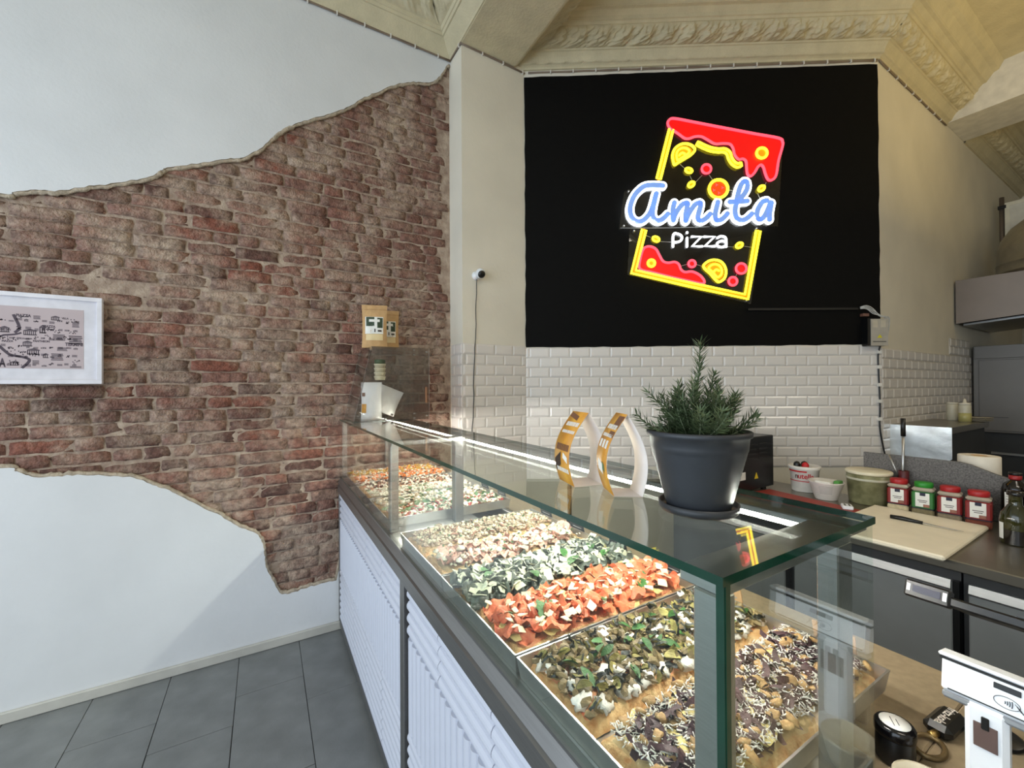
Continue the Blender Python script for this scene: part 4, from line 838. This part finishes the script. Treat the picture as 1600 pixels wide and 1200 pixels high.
vs, fs = text_geo('fritz-kola', .0185, bold=.0003); R_ = Matrix.Translation((0, 0, .0263)) @ Matrix.Rotation(math.pi, 4, 'Z') @ Matrix.Translation((0, -.005, 0))
MB().add(vs, fs, 0, False, R_).build('lettering', TXT, fk)
MB().tube([(-.040, 0, .010), (-.055, .002, .010)], .006, 10).build('ferrule', mat('gold_metal', S(180, 150, 90), .3, .9), fk)
MB().tube([(-.082+.030*math.cos(w), -.004+.019*math.sin(w), .006+.003*math.sin(w)) for w in [6.283*i/28 for i in range(28)]], .0045, 8, closed=True).build('ring', mat('dull_brass', S(140, 122, 90), .35, .8), fk)
pd = MB().lathe([(.038, 0), (.040, .003), (.036, .006), (0, .0065)], 28); pd.build('coaster', BLACKPL, label='small round black disc lying on the beige counter by the bottle opener', cat='coaster', loc=(1.122, .205, ZS))
bw = thing('tip_bowl', 'round glass bowl with a thick pale rim by the end of the glass case', 'bowl', (.832, .216, ZS)); 
MB().lathe([(.026, 0), (.033, .018), (.038, .042), (.0395, .044), (.0395, .047), (.035, .047), (.030, .018), (0, .006)], 30).build('bowl', mat('pale_ceramic', S(196, 188, 166), .3), bw)
# ================================================================ WORKTOP AND KITCHEN
kx0, kx1 = 2.17, 2.95
WST = mat('worktop_steel', S(150, 145, 134), .33, .85, var=(9, .08)); CABM2 = mat('grey_cabinet_steel', S(120, 124, 126), .5, .2, var=(8, .06))
wt = MB().box((kx0, -1.2, .845), (kx1, 1.80, .885), .004).build('worktop', WST, label='long stainless steel worktop below the tiled wall', cat='worktop')
def cabinet(y0, y1, lab):
    c = thing('refrigerated_cabinet', lab, 'cabinet', (2.19, y0, 0), 0, 'grey cabinets under the worktop'); w = y1-y0
    MB().box((.03, .0, .10), (.72, w, .843)).build('body', DARKIN, c); MB().box((.06, .03, 0), (.68, w-.03, .0995)).build('plinth', BLACKPL, c)
    d = MB().box((0, .018, .12), (.028, w-.018, .80), .004).build('door', CABM2, c)
    MB().prism([(-.012, .775), (.0, .765), (.0, .803), (-.004, .805)], (0, .02, 0), (1, 0, 0), (0, 0, 1), -(w-.04), 0).build('grip_rail', DSTEEL, d)
    MB().box((.004, .0, .12), (.027, .016, .80)).build('gasket', BLACKPL, c)
cabinet(.478, 1.05, 'grey steel cabinet door below the white cutting board'); cabinet(1.055, 1.74, 'grey steel cabinet behind the glass counter below the red board'); cabinet(-.12, .472, 'grey steel cabinet below the oil bottles'); cabinet(-.75, -.125, 'grey steel cabinet behind the till')
ZW = .8855
cbd = MB().box((-.31, -.2, 0), (.31, .2, .02), .006).build('cutting_board', mat('cream_polyethylene', S(240, 231, 208), .5, var=(14, .05)), label='large cream plastic cutting board on the steel worktop', cat='cutting board', loc=(2.425, .70, ZW), rot=(0, 0, math.radians(.5)))
kn = thing('knife', 'serrated knife with black handle lying on the cream cutting board', 'knife', (2.52, .66, ZW+.0205), math.radians(-87))
MB().tube([(-.11, 0, .008), (-.07, .002, .009), (-.03, 0, .008), (.0, 0, .007)], [.009, .010, .008, .007], 10).build('handle', BLACKPL, kn)
MB().add([(0, -.007, .006), (.10, -.006, .004), (.125, .003, .003), (0, .007, .006), (0, -.007, .0075), (.10, -.006, .0052), (.125, .003, .0038), (0, .007, .0075)], [(0, 1, 2, 3), (7, 6, 5, 4), (0, 4, 5, 1), (1, 5, 6, 2), (2, 6, 7, 3), (3, 7, 4, 0)]).build('blade', STEEL, kn)
MB().box((-.13, -.24, 0), (.13, .24, .012), .004).build('cutting_board', mat('red_polyethylene', S(150, 52, 38), .5, var=(9, .2)), label='red plastic cutting board beside the chocolate spread bucket', cat='cutting board', loc=(2.49, 1.16, ZW), rot=(0, 0, -.12))
gp = MB().box((-.03, -.022, 0), (.03, .022, .018), .003).box((-.02, -.012, .018), (.02, -.006, .0185), mi=1).box((-.02, .006, .018), (.02, .012, .0185), mi=1)
gp.build('bag_clip', [WHITEPL, BLACKPL], label='small white plastic clip with two slots on the red board', cat='clip', loc=(2.56, .955, ZW+.0125), rot=(0, 0, .5))
# chocolate spread bucket
nb = thing('spread_bucket', 'white plastic nutella bucket with red and black things inside', 'bucket', (2.84, 1.275, ZW))
MB().lathe([(.072, 0), (.076, .004), (.086, .135), (.094, .140), (.095, .158), (.089, .160), (.084, .12), (.07, .03), (0, .028)], 36).build('bucket', mat('white_bucket', S(226, 222, 214), .4), nb)
REDP = mat('red_print', S(190, 30, 36), .5)
cd = math.atan2(-1.275, -2.84)
def wrap(vs, rad, z0): return [((rad(z+z0))*math.cos(cd+x/rad(z+z0)), rad(z+z0)*math.sin(cd+x/rad(z+z0)), z+z0) for x, z, _ in vs]
rad = lambda z: .0768+.0742*z
for body, x, m in (('n', -.0468, DKP), ('utella', .0085, REDP)):
    vs, fs = text_geo(body, .044, bold=.0009); MB().add(wrap([(a+x, b_, 0) for a, b_, _ in vs], lambda z: rad(z)+.0012, .086), fs).build('lettering', m, nb)
for z0, z1, a0, a1 in ((.066, .071, -1.4, 1.4), (.124, .133, -1.4, .15)):
    MB().grid(lambda u, v: ((rad(z0)+.002+(z1-z0)*v*.07)*math.cos(cd+a0+(a1-a0)*u), (rad(z0)+.002)*math.sin(cd+a0+(a1-a0)*u), z0+(z1-z0)*v), 20, 1).build('red_band', REDP, nb)
for k in range(7): ball(MB(), (-.03+.03*math.cos(k*2.1), .03*math.sin(k*2.1), .158+.006*(k % 2)), .022, 10).build('content', [REDP, BLACKPL][0 if k in (2, 5) else 1], nb)
nb.scale = (.88, .88, .97)
# white tub with papers
tub = thing('oval_tub', 'white tapered plastic tub with printed side and green wrapper', 'tub', (2.735, 1.118, ZW))
MB().lathe([(.050, 0), (.053, .003), (.082, .094), (.085, .098), (.083, .102), (.077, .095), (.048, .010), (0, .008)], 34).build('tub', mat('white_tub', S(220, 214, 208), .45), tub)
cd = math.atan2(-1.115, -2.735); rd2 = lambda z: .0521+.318*z+.0015
for k in range(6): MB().grid(lambda u, v: (rd2(.04+.008*k)*math.cos(cd-.45+.85*u), rd2(.04+.008*k)*math.sin(cd-.45+.85*u), .04+.008*k+.0016*v), 8, 1).build('print_line', mat('print_grey', S(150, 146, 142), .6) if k == 0 else bpy.data.materials['print_grey'], tub)
MB().box((-.05, -.04, .088), (.05, .04, .103), .006).build('paper', LBW, tub); MB().box((-.02, -.07, .085), (.03, -.042, .112), .004).build('wrapper', mat('green_wrapper', S(74, 146, 60), .4), tub)
# clear tub of pesto
rb = thing('pesto_container', 'large clear round tub of green pesto with a cream lid', 'container', (2.845, .962, ZW)); 
MB().lathe([(.082, 0), (.087, .004), (.096, .13), (.098, .131), (.098, .142), (.096, .143), (.098, .165)], 36).build('tub', mat('cloudy_pesto_tub', S(150, 148, 112), .3, var=(22, .4), col2=S(96, 96, 62)), rb)
MB().lathe([(.0985, .160), (.1015, .162), (.1015, .174), (.096, .178), (0, .176)], 36).build('lid', mat('cream_lid', S(226, 218, 190), .45), rb)
MB().lathe([(.0985, .128), (.0995, .130), (.0995, .138), (.0985, .140)], 36).build('rim_band', mat('frosted_rim', S(186, 184, 164), .3), rb)
# spice jars
def jar(y, x, capm, bodym, powder, lab):
    j = thing('spice_jar', lab, 'spice jar', (x, y, ZW), math.radians(8), 'spice jars by the granite upstand'); w = .040
    MB().box((-w, -w, 0), (w, w, .035), .006).build('contents', powder, j)
    MB().box((-w-.0005, -w-.0005, .036), (w+.0005, w+.0005, .118), .006).build('wrap_label', bodym, j)
    MB().box((-w, -w, .119), (w, w, .138), .008).build('shoulder', mat('clear_jar_plastic', S(176, 166, 150), .2) if 'clear_jar_plastic' not in bpy.data.materials else bpy.data.materials['clear_jar_plastic'], j)
    MB().lathe([(.033, .1385), (.0345, .140), (.0345, .160), (.031, .163), (0, .1635)], 24).build('cap', capm, j)
    MB().box((-w-.0016, -.024, .046), (-w-.0006, .026, .114), .0003).build('white_label', LBW, j)
    MB().box((-w-.0022, -.010, .100), (-w-.0012, .010, .116)).build('label_badge', mat('navy', S(24, 26, 52), .5) if 'navy' not in bpy.data.materials else bpy.data.materials['navy'], j)
    for k in range(2): MB().box((-w-.0022, -.016+.003*k, .076-.008*k), (-w-.0014, .018-.005*k, .079-.008*k)).build('label_line', DKP, j)
    MB().box((-w-.0022, -.024, .046), (-w-.0012, -.002, .060), .0003).build('label_picture', SAUS, j)
    MB().box((-w-.001, -w-.001, .036), (w+.001, w+.001, .0405), .004).build('base_stripe', bpy.data.materials['navy'], j)
RC = mat('red_cap', S(166, 28, 34), .4); GC = mat('green_cap', S(40, 138, 44), .4); RW = mat('red_wrap', S(132, 34, 34), .45); GW = mat('green_wrap', S(48, 116, 52), .45)
pow_ = lambda n, c: mat(n, S(*c), .8, var=(80, .2))
jar(.822, 2.80, RC, RW, pow_('garlic_powder', (206, 190, 152)), 'red capped spice jar with cream powder next to the pesto tub'); jar(.728, 2.80, GC, GW, pow_('dried_herb', (128, 116, 84)), 'green capped spice jar with dried herbs')
jar(.634, 2.79, RC, RW, pow_('grey_pepper', (134, 120, 96)), 'red capped spice jar with grey powder beside the green capped one'); jar(.540, 2.78, RC, RW, pow_('chilli', (112, 54, 36)), 'red capped spice jar with brown chilli flakes at the end of the row')
# bottles
DGL = mat('dark_bottle_glass', S(22, 18, 16), .12, spec=.6); OGL = mat('olive_bottle_glass', S(58, 58, 22), .12, var=(10, .3), col2=S(34, 34, 14), spec=.7)
def bottle(lab, loc, prof, m, capm, caph, extra=None):
    b = thing('bottle', lab, 'bottle', loc, 0, 'bottles at the end of the worktop'); MB().lathe(prof, 26).build('glass', m, b); r0, z0 = prof[-1]
    MB().lathe([(r0+.002, z0-.004), (r0+.003, z0), (r0+.003, z0+caph), (0, z0+caph+.001)], 18).build('cap', capm, b); return b
bt = bottle('dark balsamic bottle with white back label and red and black cap', (2.86, .445, ZW), [(.040, 0), (.043, .004), (.043, .175), (.036, .20), (.018, .215), (.017, .225)], DGL, mat('red_seal', S(150, 30, 34), .4), .016)
MB().lathe([(.0205, .2405), (.0205, .252), (0, .253)], 18).build('cap_top', BLACKPL, bt)
def wraplabel(o, R, z0, z1, a0, a1, m, nm='paper_label'): MB().grid(lambda u, v: (R*math.cos(a0+(a1-a0)*u), R*math.sin(a0+(a1-a0)*u), z0+(z1-z0)*v), 10, 1).build(nm, m, o)
wraplabel(bt, .0438, .03, .165, 2.5, 3.75, LBW)
for k in range(9): wraplabel(bt, .0442, .05+.012*k, .053+.012*k, 2.65, 3.6, bpy.data.materials['print_grey'], 'label_line')
bt2 = bottle('dark bottle with yellow cap behind the olive oil bottle', (2.80, .365, ZW), [(.036, 0), (.039, .004), (.039, .16), (.033, .19), (.016, .21), (.015, .225)], DGL, mat('yellow_cap', S(214, 180, 50), .4), .016)
wraplabel(bt2, .0398, .05, .15, 2.2, 3.6, LBW); wraplabel(bt2, .0402, .09, .12, 2.5, 3.1, ORC, 'label_picture')
bt3 = bottle('green glass bottle half filled with dark olive oil', (2.60, .405, ZW), [(.040, 0), (.044, .004), (.0445, .095), (.041, .12), (.024, .150), (.019, .160), (.018, .195), (.021, .198)], OGL, DGL, .014)
wraplabel(bt3, .0450, .02, .085, 2.0, 2.5, LBW); wraplabel(bt3, .0452, .004, .06, 2.55, 5.2, DGL, 'oil_level')
# granite upstand and back shelf, paper roll, stick
GRAN = mat('grey_granite', S(118, 114, 110), .5, var=(150, .5), col2=S(70, 66, 64))
gu = thing('granite_upstand', 'speckled grey granite upstand behind the spice jars', 'upstand', (0, 0, 0))
MB().prism([(-1.1, ZW+.0005), (1.02, ZW+.0005), (1.02, 1.145), (.64, 1.145), (.60, 1.138), (.52, 1.105), (.43, 1.08), (-1.1, 1.05)], (2.952, 0, 0), (0, 1, 0), (0, 0, 1), 0, .02).build('upstand', GRAN, gu)
MB().box((2.974, -1.1, .0), (3.3, 1.0, 1.045)).build('back_block', DARKIN, gu)
pr_ = thing('paper_roll', 'white kitchen paper roll behind the granite upstand', 'paper roll', (3.10, .600, 1.0455)); PAP = mat('tissue_paper', S(228, 220, 204), .85)
MB().lathe([(.074, 0), (.075, .003), (.075, .122), (.073, .125), (.03, .125), (.0295, .11)], 32).build('roll', PAP, pr_); MB().lathe([(.0292, .02), (.0292, .126), (.027, .126), (.027, .02)], 20).build('core', KRAFT, pr_)
sk = thing('stick_blender', 'steel stick with black grip standing in a red rimmed pot by the granite', 'utensil', (2.922, .838, ZW)); 
MB().lathe([(.020, 0), (.021, .004), (.022, .185), (.020, .187), (.018, .02), (0, .015)], 24).build('pot', mat('dark_red_pot', S(84, 24, 28), .4), sk)
MB().tube([(0, .004, .03), (0, .0, .38)], .0065, 10).build('shaft', STEEL, sk); MB().tube([(0, 0, .37), (0, 0, .465)], .011, 10).build('grip', BLACKPL, sk); MB().tube([(.0, .008, .12), (-.004, .06, .265)], .004, 8).build('spoon_handle', STEEL, sk)
# black counter oven with vents
ov = thing('counter_oven', 'black countertop oven with side vents and yellow warning triangle behind the plant', 'oven', (2.35, 1.40, ZW)); 
MB().box((0, 0, .02), (.385, .46, .335), .005).build('housing', BLACKPL, ov)
for x in (.03, .32):
    for y in (.03, .42): MB().lathe([(.016, 0), (.016, .021)], 12, c=(x, y, 0)).build('foot', BLACKPL, ov)
for i in range(2):
    for k in range(4): MB().box((.10+.12*i, -.0015, .20+.028*k), (.19+.12*i, -.0002, .210+.028*k), .0004).build('vent_slot', mat('vent_dark', S(34, 34, 36), .5) if (i, k) == (0, 0) else bpy.data.materials['vent_dark'], ov)
MB().prism([(.168, .085), (.208, .085), (.188, .122)], (0, -.002, 0), (1, 0, 0), (0, 0, 1), -.0012, 0).build('warning_label', mat('yellow_warning', S(226, 200, 40), .5), ov)
MB().box((.02, -.0015, .09), (.075, -.0003, .135)).build('rating_label', LBW, ov)
MB().box((-.012, .06, .05), (-.0005, .44, .30), .003).build('door', mat('oven_door_glass', S(30, 32, 34), .1), ov); MB().tube([(-.03, .08, .285), (-.03, .42, .285)], .007, 10).build('handle', STEEL, ov)
# --- far kitchen
sh = thing('steel_shelf_unit', 'stainless steel wall unit with bright dented front beside the tiled corner', 'shelf unit', (4.02, .90, 0)); 
MB().prism([(0, 1.235), (0, 1.02), (.035, .985), (.33, .985), (.33, 1.235)], (0, 0, 0), (0, 1, 0), (0, 0, 1), -.006, 0).build('front_plate', mat('dented_steel', S(226, 232, 234), .32, .9, bump=(7, .5)), sh)
MB().box((.007, 0, 1.19), (.93, .33, 1.235), .002).build('top', WST, sh); MB().box((.02, .02, 0), (.90, .32, 1.19)).build('body', DARKIN, sh)
def squeeze(loc, m, lab, level):
    b = thing('squeeze_bottle', lab, 'bottle', loc, 0, 'squeeze bottles'); MB().lathe([(.034, 0), (.036, .003), (.036, .125), (.033, .132), (.020, .136)], 22).build('bottle', m, b)
    if level: MB().lathe([(.0365, .002), (.0365, .07)], 22).build('oil', mat('oil_yellow', S(172, 164, 104), .3), b)
    MB().lathe([(.034, .1325), (.034, .146), (.012, .15), (.006, .18), (0, .181)] if level else [(.034, .1325), (.034, .146), (0, .147)], 20).build('cap', mat('cap_white', S(214, 208, 190), .5), b)
SQ = mat('frosted_bottle', S(196, 190, 168), .4); squeeze((4.86, 1.085, 1.2355), SQ, 'white empty squeeze bottle on the steel wall unit', False); squeeze((4.72, .985, 1.2355), SQ, 'squeeze bottle half full of yellow oil on the steel wall unit', True)
pl = thing('plate_stack', 'small stack of plates with a knife on top on the steel wall unit', 'plates', (4.84, .94, 1.2355))
for k in range(3): MB().lathe([(.04, .012*k), (.07, .012*k+.006), (.085, .012*k+.011), (.083, .012*k+.0118), (.04, .012*k+.006)], 24).build('plate', mat('cream_plate', S(178, 168, 146), .5) if k == 0 else bpy.data.materials['cream_plate'], pl)
MB().box((-.02, -.16, .038), (.0, .10, .041), .001).build('knife', BLACKPL, pl)
OVM = mat('oven_steel', S(122, 119, 115), .5, .5, var=(6, .05)); dk = thing('deck_oven', 'tall grey steel oven under the extractor hood', 'oven', (6.08, -.6, 0))
MB().box((0, 0, 1.06), (1.0, 1.81, 1.905), .006).build('housing', OVM, dk); MB().box((-.012, .0, 1.78), (-.0005, 1.80, 1.905), .003).build('top_fascia', OVM, dk); MB().box((-.010, .03, 1.08), (-.0005, 1.77, 1.765), .003).build('door', OVM, dk)
MB().box((.05, .05, .0), (.95, 1.76, 1.059)).build('stand', DARKIN, dk)
for k in range(3): MB().box((.02, .1, .35+.25*k), (.049, 1.7, .37+.25*k)).build('rack_rail', STEEL, dk)
hdd = thing('extractor_hood', 'stainless steel extractor hood with round duct above the oven', 'extractor hood', (5.6, -.9, 2.1))
HM_ = mat('hood_steel', S(138, 127, 118), .5, .7, var=(5, .06))
MB().add([(0, 0, .16), (0, 2.12, 0), (0, 2.12, .405), (0, 0, .405), (1.3, 0, .16), (1.3, 2.12, 0), (1.3, 2.12, .405), (1.3, 0, .405)], [(0, 3, 2, 1), (4, 5, 6, 7), (3, 7, 6, 2), (1, 2, 6, 5), (0, 4, 7, 3)]).build('canopy', HM_, hdd)
for k in range(4): MB().box((.15, .15+.5*k, .125), (1.15, .60+.5*k, .15), .004, mx=Matrix.Rotation(math.radians(-4.3), 4, 'X') @ Matrix.Translation((0, 0, .02))).build('grease_filter', STEEL, hdd)
MB().lathe([(.40, 0), (.40, .07), (.405, .075), (.40, .08), (.40, .15), (.405, .155), (.40, .16), (.395, .26), (.40, .30), (.395, .31), (.37, .40), (.31, .50), (.22, .58), (.0, .62)], 48, c=(.62, 1.57, .406)).build('duct', mat('duct_steel', S(172, 168, 156), .32, .9), hdd)
wc = thing('wall_cabinet', 'white framed panel on steel poles behind the round hood duct', 'panel', (6.95, -.3, 2.52))
MB().box((0, 0, .22), (.04, 1.42, .98), .003).build('panel', mat('white_board', S(214, 212, 200), .45), wc); MB().box((-.004, -.01, .95), (.0, 1.43, .985)).box((-.004, 1.395, .22), (.0, 1.43, .95)).build('frame', mat('alu_frame', S(226, 222, 204), .4, .3), wc)
MB().tube([(.02, 1.455, -.014), (.02, 1.455, 1.06)], .02, 10).build('pole', HM_, wc); MB().box((-.01, 1.42, .93), (.05, 1.48, .965)).box((-.01, 1.42, .17), (.05, 1.48, .215)).build('clamp', BLACKPL, wc)
# ================================================================ FRAMED MAP PRINT ON THE BRICK WALL
FX0, FX1, FZ0, FZ1 = -1.312, -.698, 1.555, 1.983
fr = thing('framed_print', 'white framed illustrated city map print hanging on the brick wall', 'picture', ((FX0+FX1)/2, 2.852, FZ0))
def fl_(mb, name, m): mb.v = [tuple(Vector(v)-fr.location) for v in mb.v]; return mb.build(name, m, fr)
FRM = mat('white_frame', S(226, 224, 230), .4); MATB = mat('white_mount', S(222, 220, 226), .8); PRT = mat('pinkish_print_paper', S(192, 176, 178), .7, var=(5, .06)); MINK = mat('plum_ink', S(78, 66, 76), .7)
for a, b in (((FX0, FZ0), (FX1, FZ0+.02)), ((FX0, FZ1-.02), (FX1, FZ1)), ((FX0, FZ0+.02), (FX0+.02, FZ1-.02)), ((FX1-.02, FZ0+.02), (FX1, FZ1-.02))):
    fl_(MB().box((a[0], 2.826, a[1]), (b[0], 2.852, b[1]), .0015), 'frame_bar', FRM)
fl_(MB().box((FX0+.018, 2.840, FZ0+.018), (FX1-.018, 2.851, FZ1-.018)), 'mount', MATB)
fl_(MB().box((FX0+.07, 2.8390, 1.628), (-.768, 2.8399, 1.918)), 'print_sheet', PRT)
fp = lambda a, b, d=0: (a, 2.8388-d, b)
def fribbon(P, w):
    P = smooth_path([(a, b, 0) for a, b in P], 5); L = []; R = []
    for i, p in enumerate(P):
        t = (P[min(i+1, len(P)-1)]-P[max(i-1, 0)]).normalized(); n = Vector((-t.y, t.x, 0))*w; L.append(p+n); R.append(p-n)
    return MB().add([fp(p.x, p.y) for p in L]+[fp(p.x, p.y) for p in R], [(i, i+1, len(P)+i+1, len(P)+i) for i in range(len(P)-1)])
for P, w in (([(-1.003, 1.879), (-.995, 1.857), (-.986, 1.831), (-.985, 1.811), (-.999, 1.794)], .0055), ([(-1.20, 1.80), (-1.12, 1.772), (-1.047, 1.775), (-1.032, 1.781), (-.999, 1.786), (-.977, 1.795)], .004), ([(-1.12, 1.772), (-1.08, 1.75), (-1.047, 1.729), (-1.032, 1.711), (-1.014, 1.692), (-.991, 1.685), (-.969, 1.68), (-.952, 1.67), (-.957, 1.653), (-.976, 1.630)], .0055)):
    fl_(fribbon(P, w), 'river', MINK)
for wd, a, b, L in (('PIAZZA', -.995, 1.87, .049), ('TERMINI', -.832, 1.741, .062), ('PANTHEON', -.94, 1.754, .055), ('PIAZZA', -1.039, 1.75, .036), ('COLONNA', -.98, 1.7655, .038), ('VILLA', -.844, 1.869, .024), ('PIAZZA', -.905, 1.826, .04), ('A', -1.046, 1.636, .02)):
    vs, fs = text_geo(wd, 1, 'LEFT', .05); w = max(v[0] for v in vs); k = L/w; kz = min(k*1.25, .05) if len(wd) > 1 else .052
    fl_(MB().add([fp(a+v[0]*k, b+v[1]*kz) for v in vs], [f[::-1] for f in fs]), 'map_lettering', MINK)
rq = random.Random(12)
def glyph(x0, z0, x1, z1, kind):
    w, h = x1-x0, z1-z0; b = MB(); q = lambda a, c, d, e: b.add([fp(a, c), fp(d, c), fp(d, e), fp(a, e)], [(0, 1, 2, 3)])
    if kind == 0:                                   # temple: steps, columns, roof
        q(x0, z0, x1, z0+h*.14); q(x0, z0+h*.62, x1, z0+h*.74); n = max(3, int(w/.006))
        for i in range(n): q(x0+w*i/n, z0, x0+w*(i+.5)/n, z0+h*.65)
        b.add([fp(x0, z0+h*.76), fp(x1, z0+h*.76), fp((x0+x1)/2, z1)], [(0, 1, 2)])
    elif kind == 1:                                 # striped block
        for i in range(5): q(x0+w*.03*(i % 2), z0+h*i/5, x1-w*.04*(i % 3), z0+h*(i+.6)/5)
    else:                                           # dotted trees
        for i in range(7):
            a, c = x0+w*rq.random(), z0+h*rq.random(); s = .0022; b.add([fp(a+s*math.cos(t), c+s*1.3*math.sin(t)) for t in [6.283*k/7 for k in range(7)]], [tuple(range(7))])
    fl_(b, 'map_drawing', MINK)
G = [(-.88, 1.861, -.85, 1.883), (-.971, 1.785, -.927, 1.815), (-.973, 1.732, -.942, 1.759), (-.808, 1.832, -.783, 1.86), (-.874, 1.765, -.832, 1.796), (-.959, 1.694, -.917, 1.724), (-.88, 1.669, -.838, 1.704), (-.86, 1.715, -.824, 1.733), (-.919, 1.796, -.896, 1.837), (-1.047, 1.794, -1.014, 1.823), (-.939, 1.862, -.915, 1.88), (-.82, 1.751, -.772, 1.794), (-.907, 1.679, -.888, 1.702), (-.816, 1.633, -.774, 1.643), (-.942, 1.648, -.919, 1.668), (-1.012, 1.641, -.984, 1.663)]
for i, g in enumerate(G): glyph(*g, (0, 0, 0, 1, 1, 0, 1, 1, 0, 0, 1, 1, 0, 1, 1, 0)[i])
for k in range(60): a, c = -1.05+.0268*(k % 10)+rq.uniform(0, .008), 1.636+.0415*(k//10)+rq.uniform(0, .012); glyph(a, c, a+rq.uniform(.012, .020), c+rq.uniform(.007, .013), (1, 0, 2, 1)[k % 4])
for k in range(16): a, c = rq.uniform(-1.05, -.80), rq.uniform(1.64, 1.885); glyph(a, c, a+.028, c+.016, 2)
for k in range(10): a, c = -1.235+.034*(k % 5)+.01*rq.random(), 1.65+.13*(k//5)+.03*rq.random(); glyph(a, c, a+.024, c+.022, k % 2)
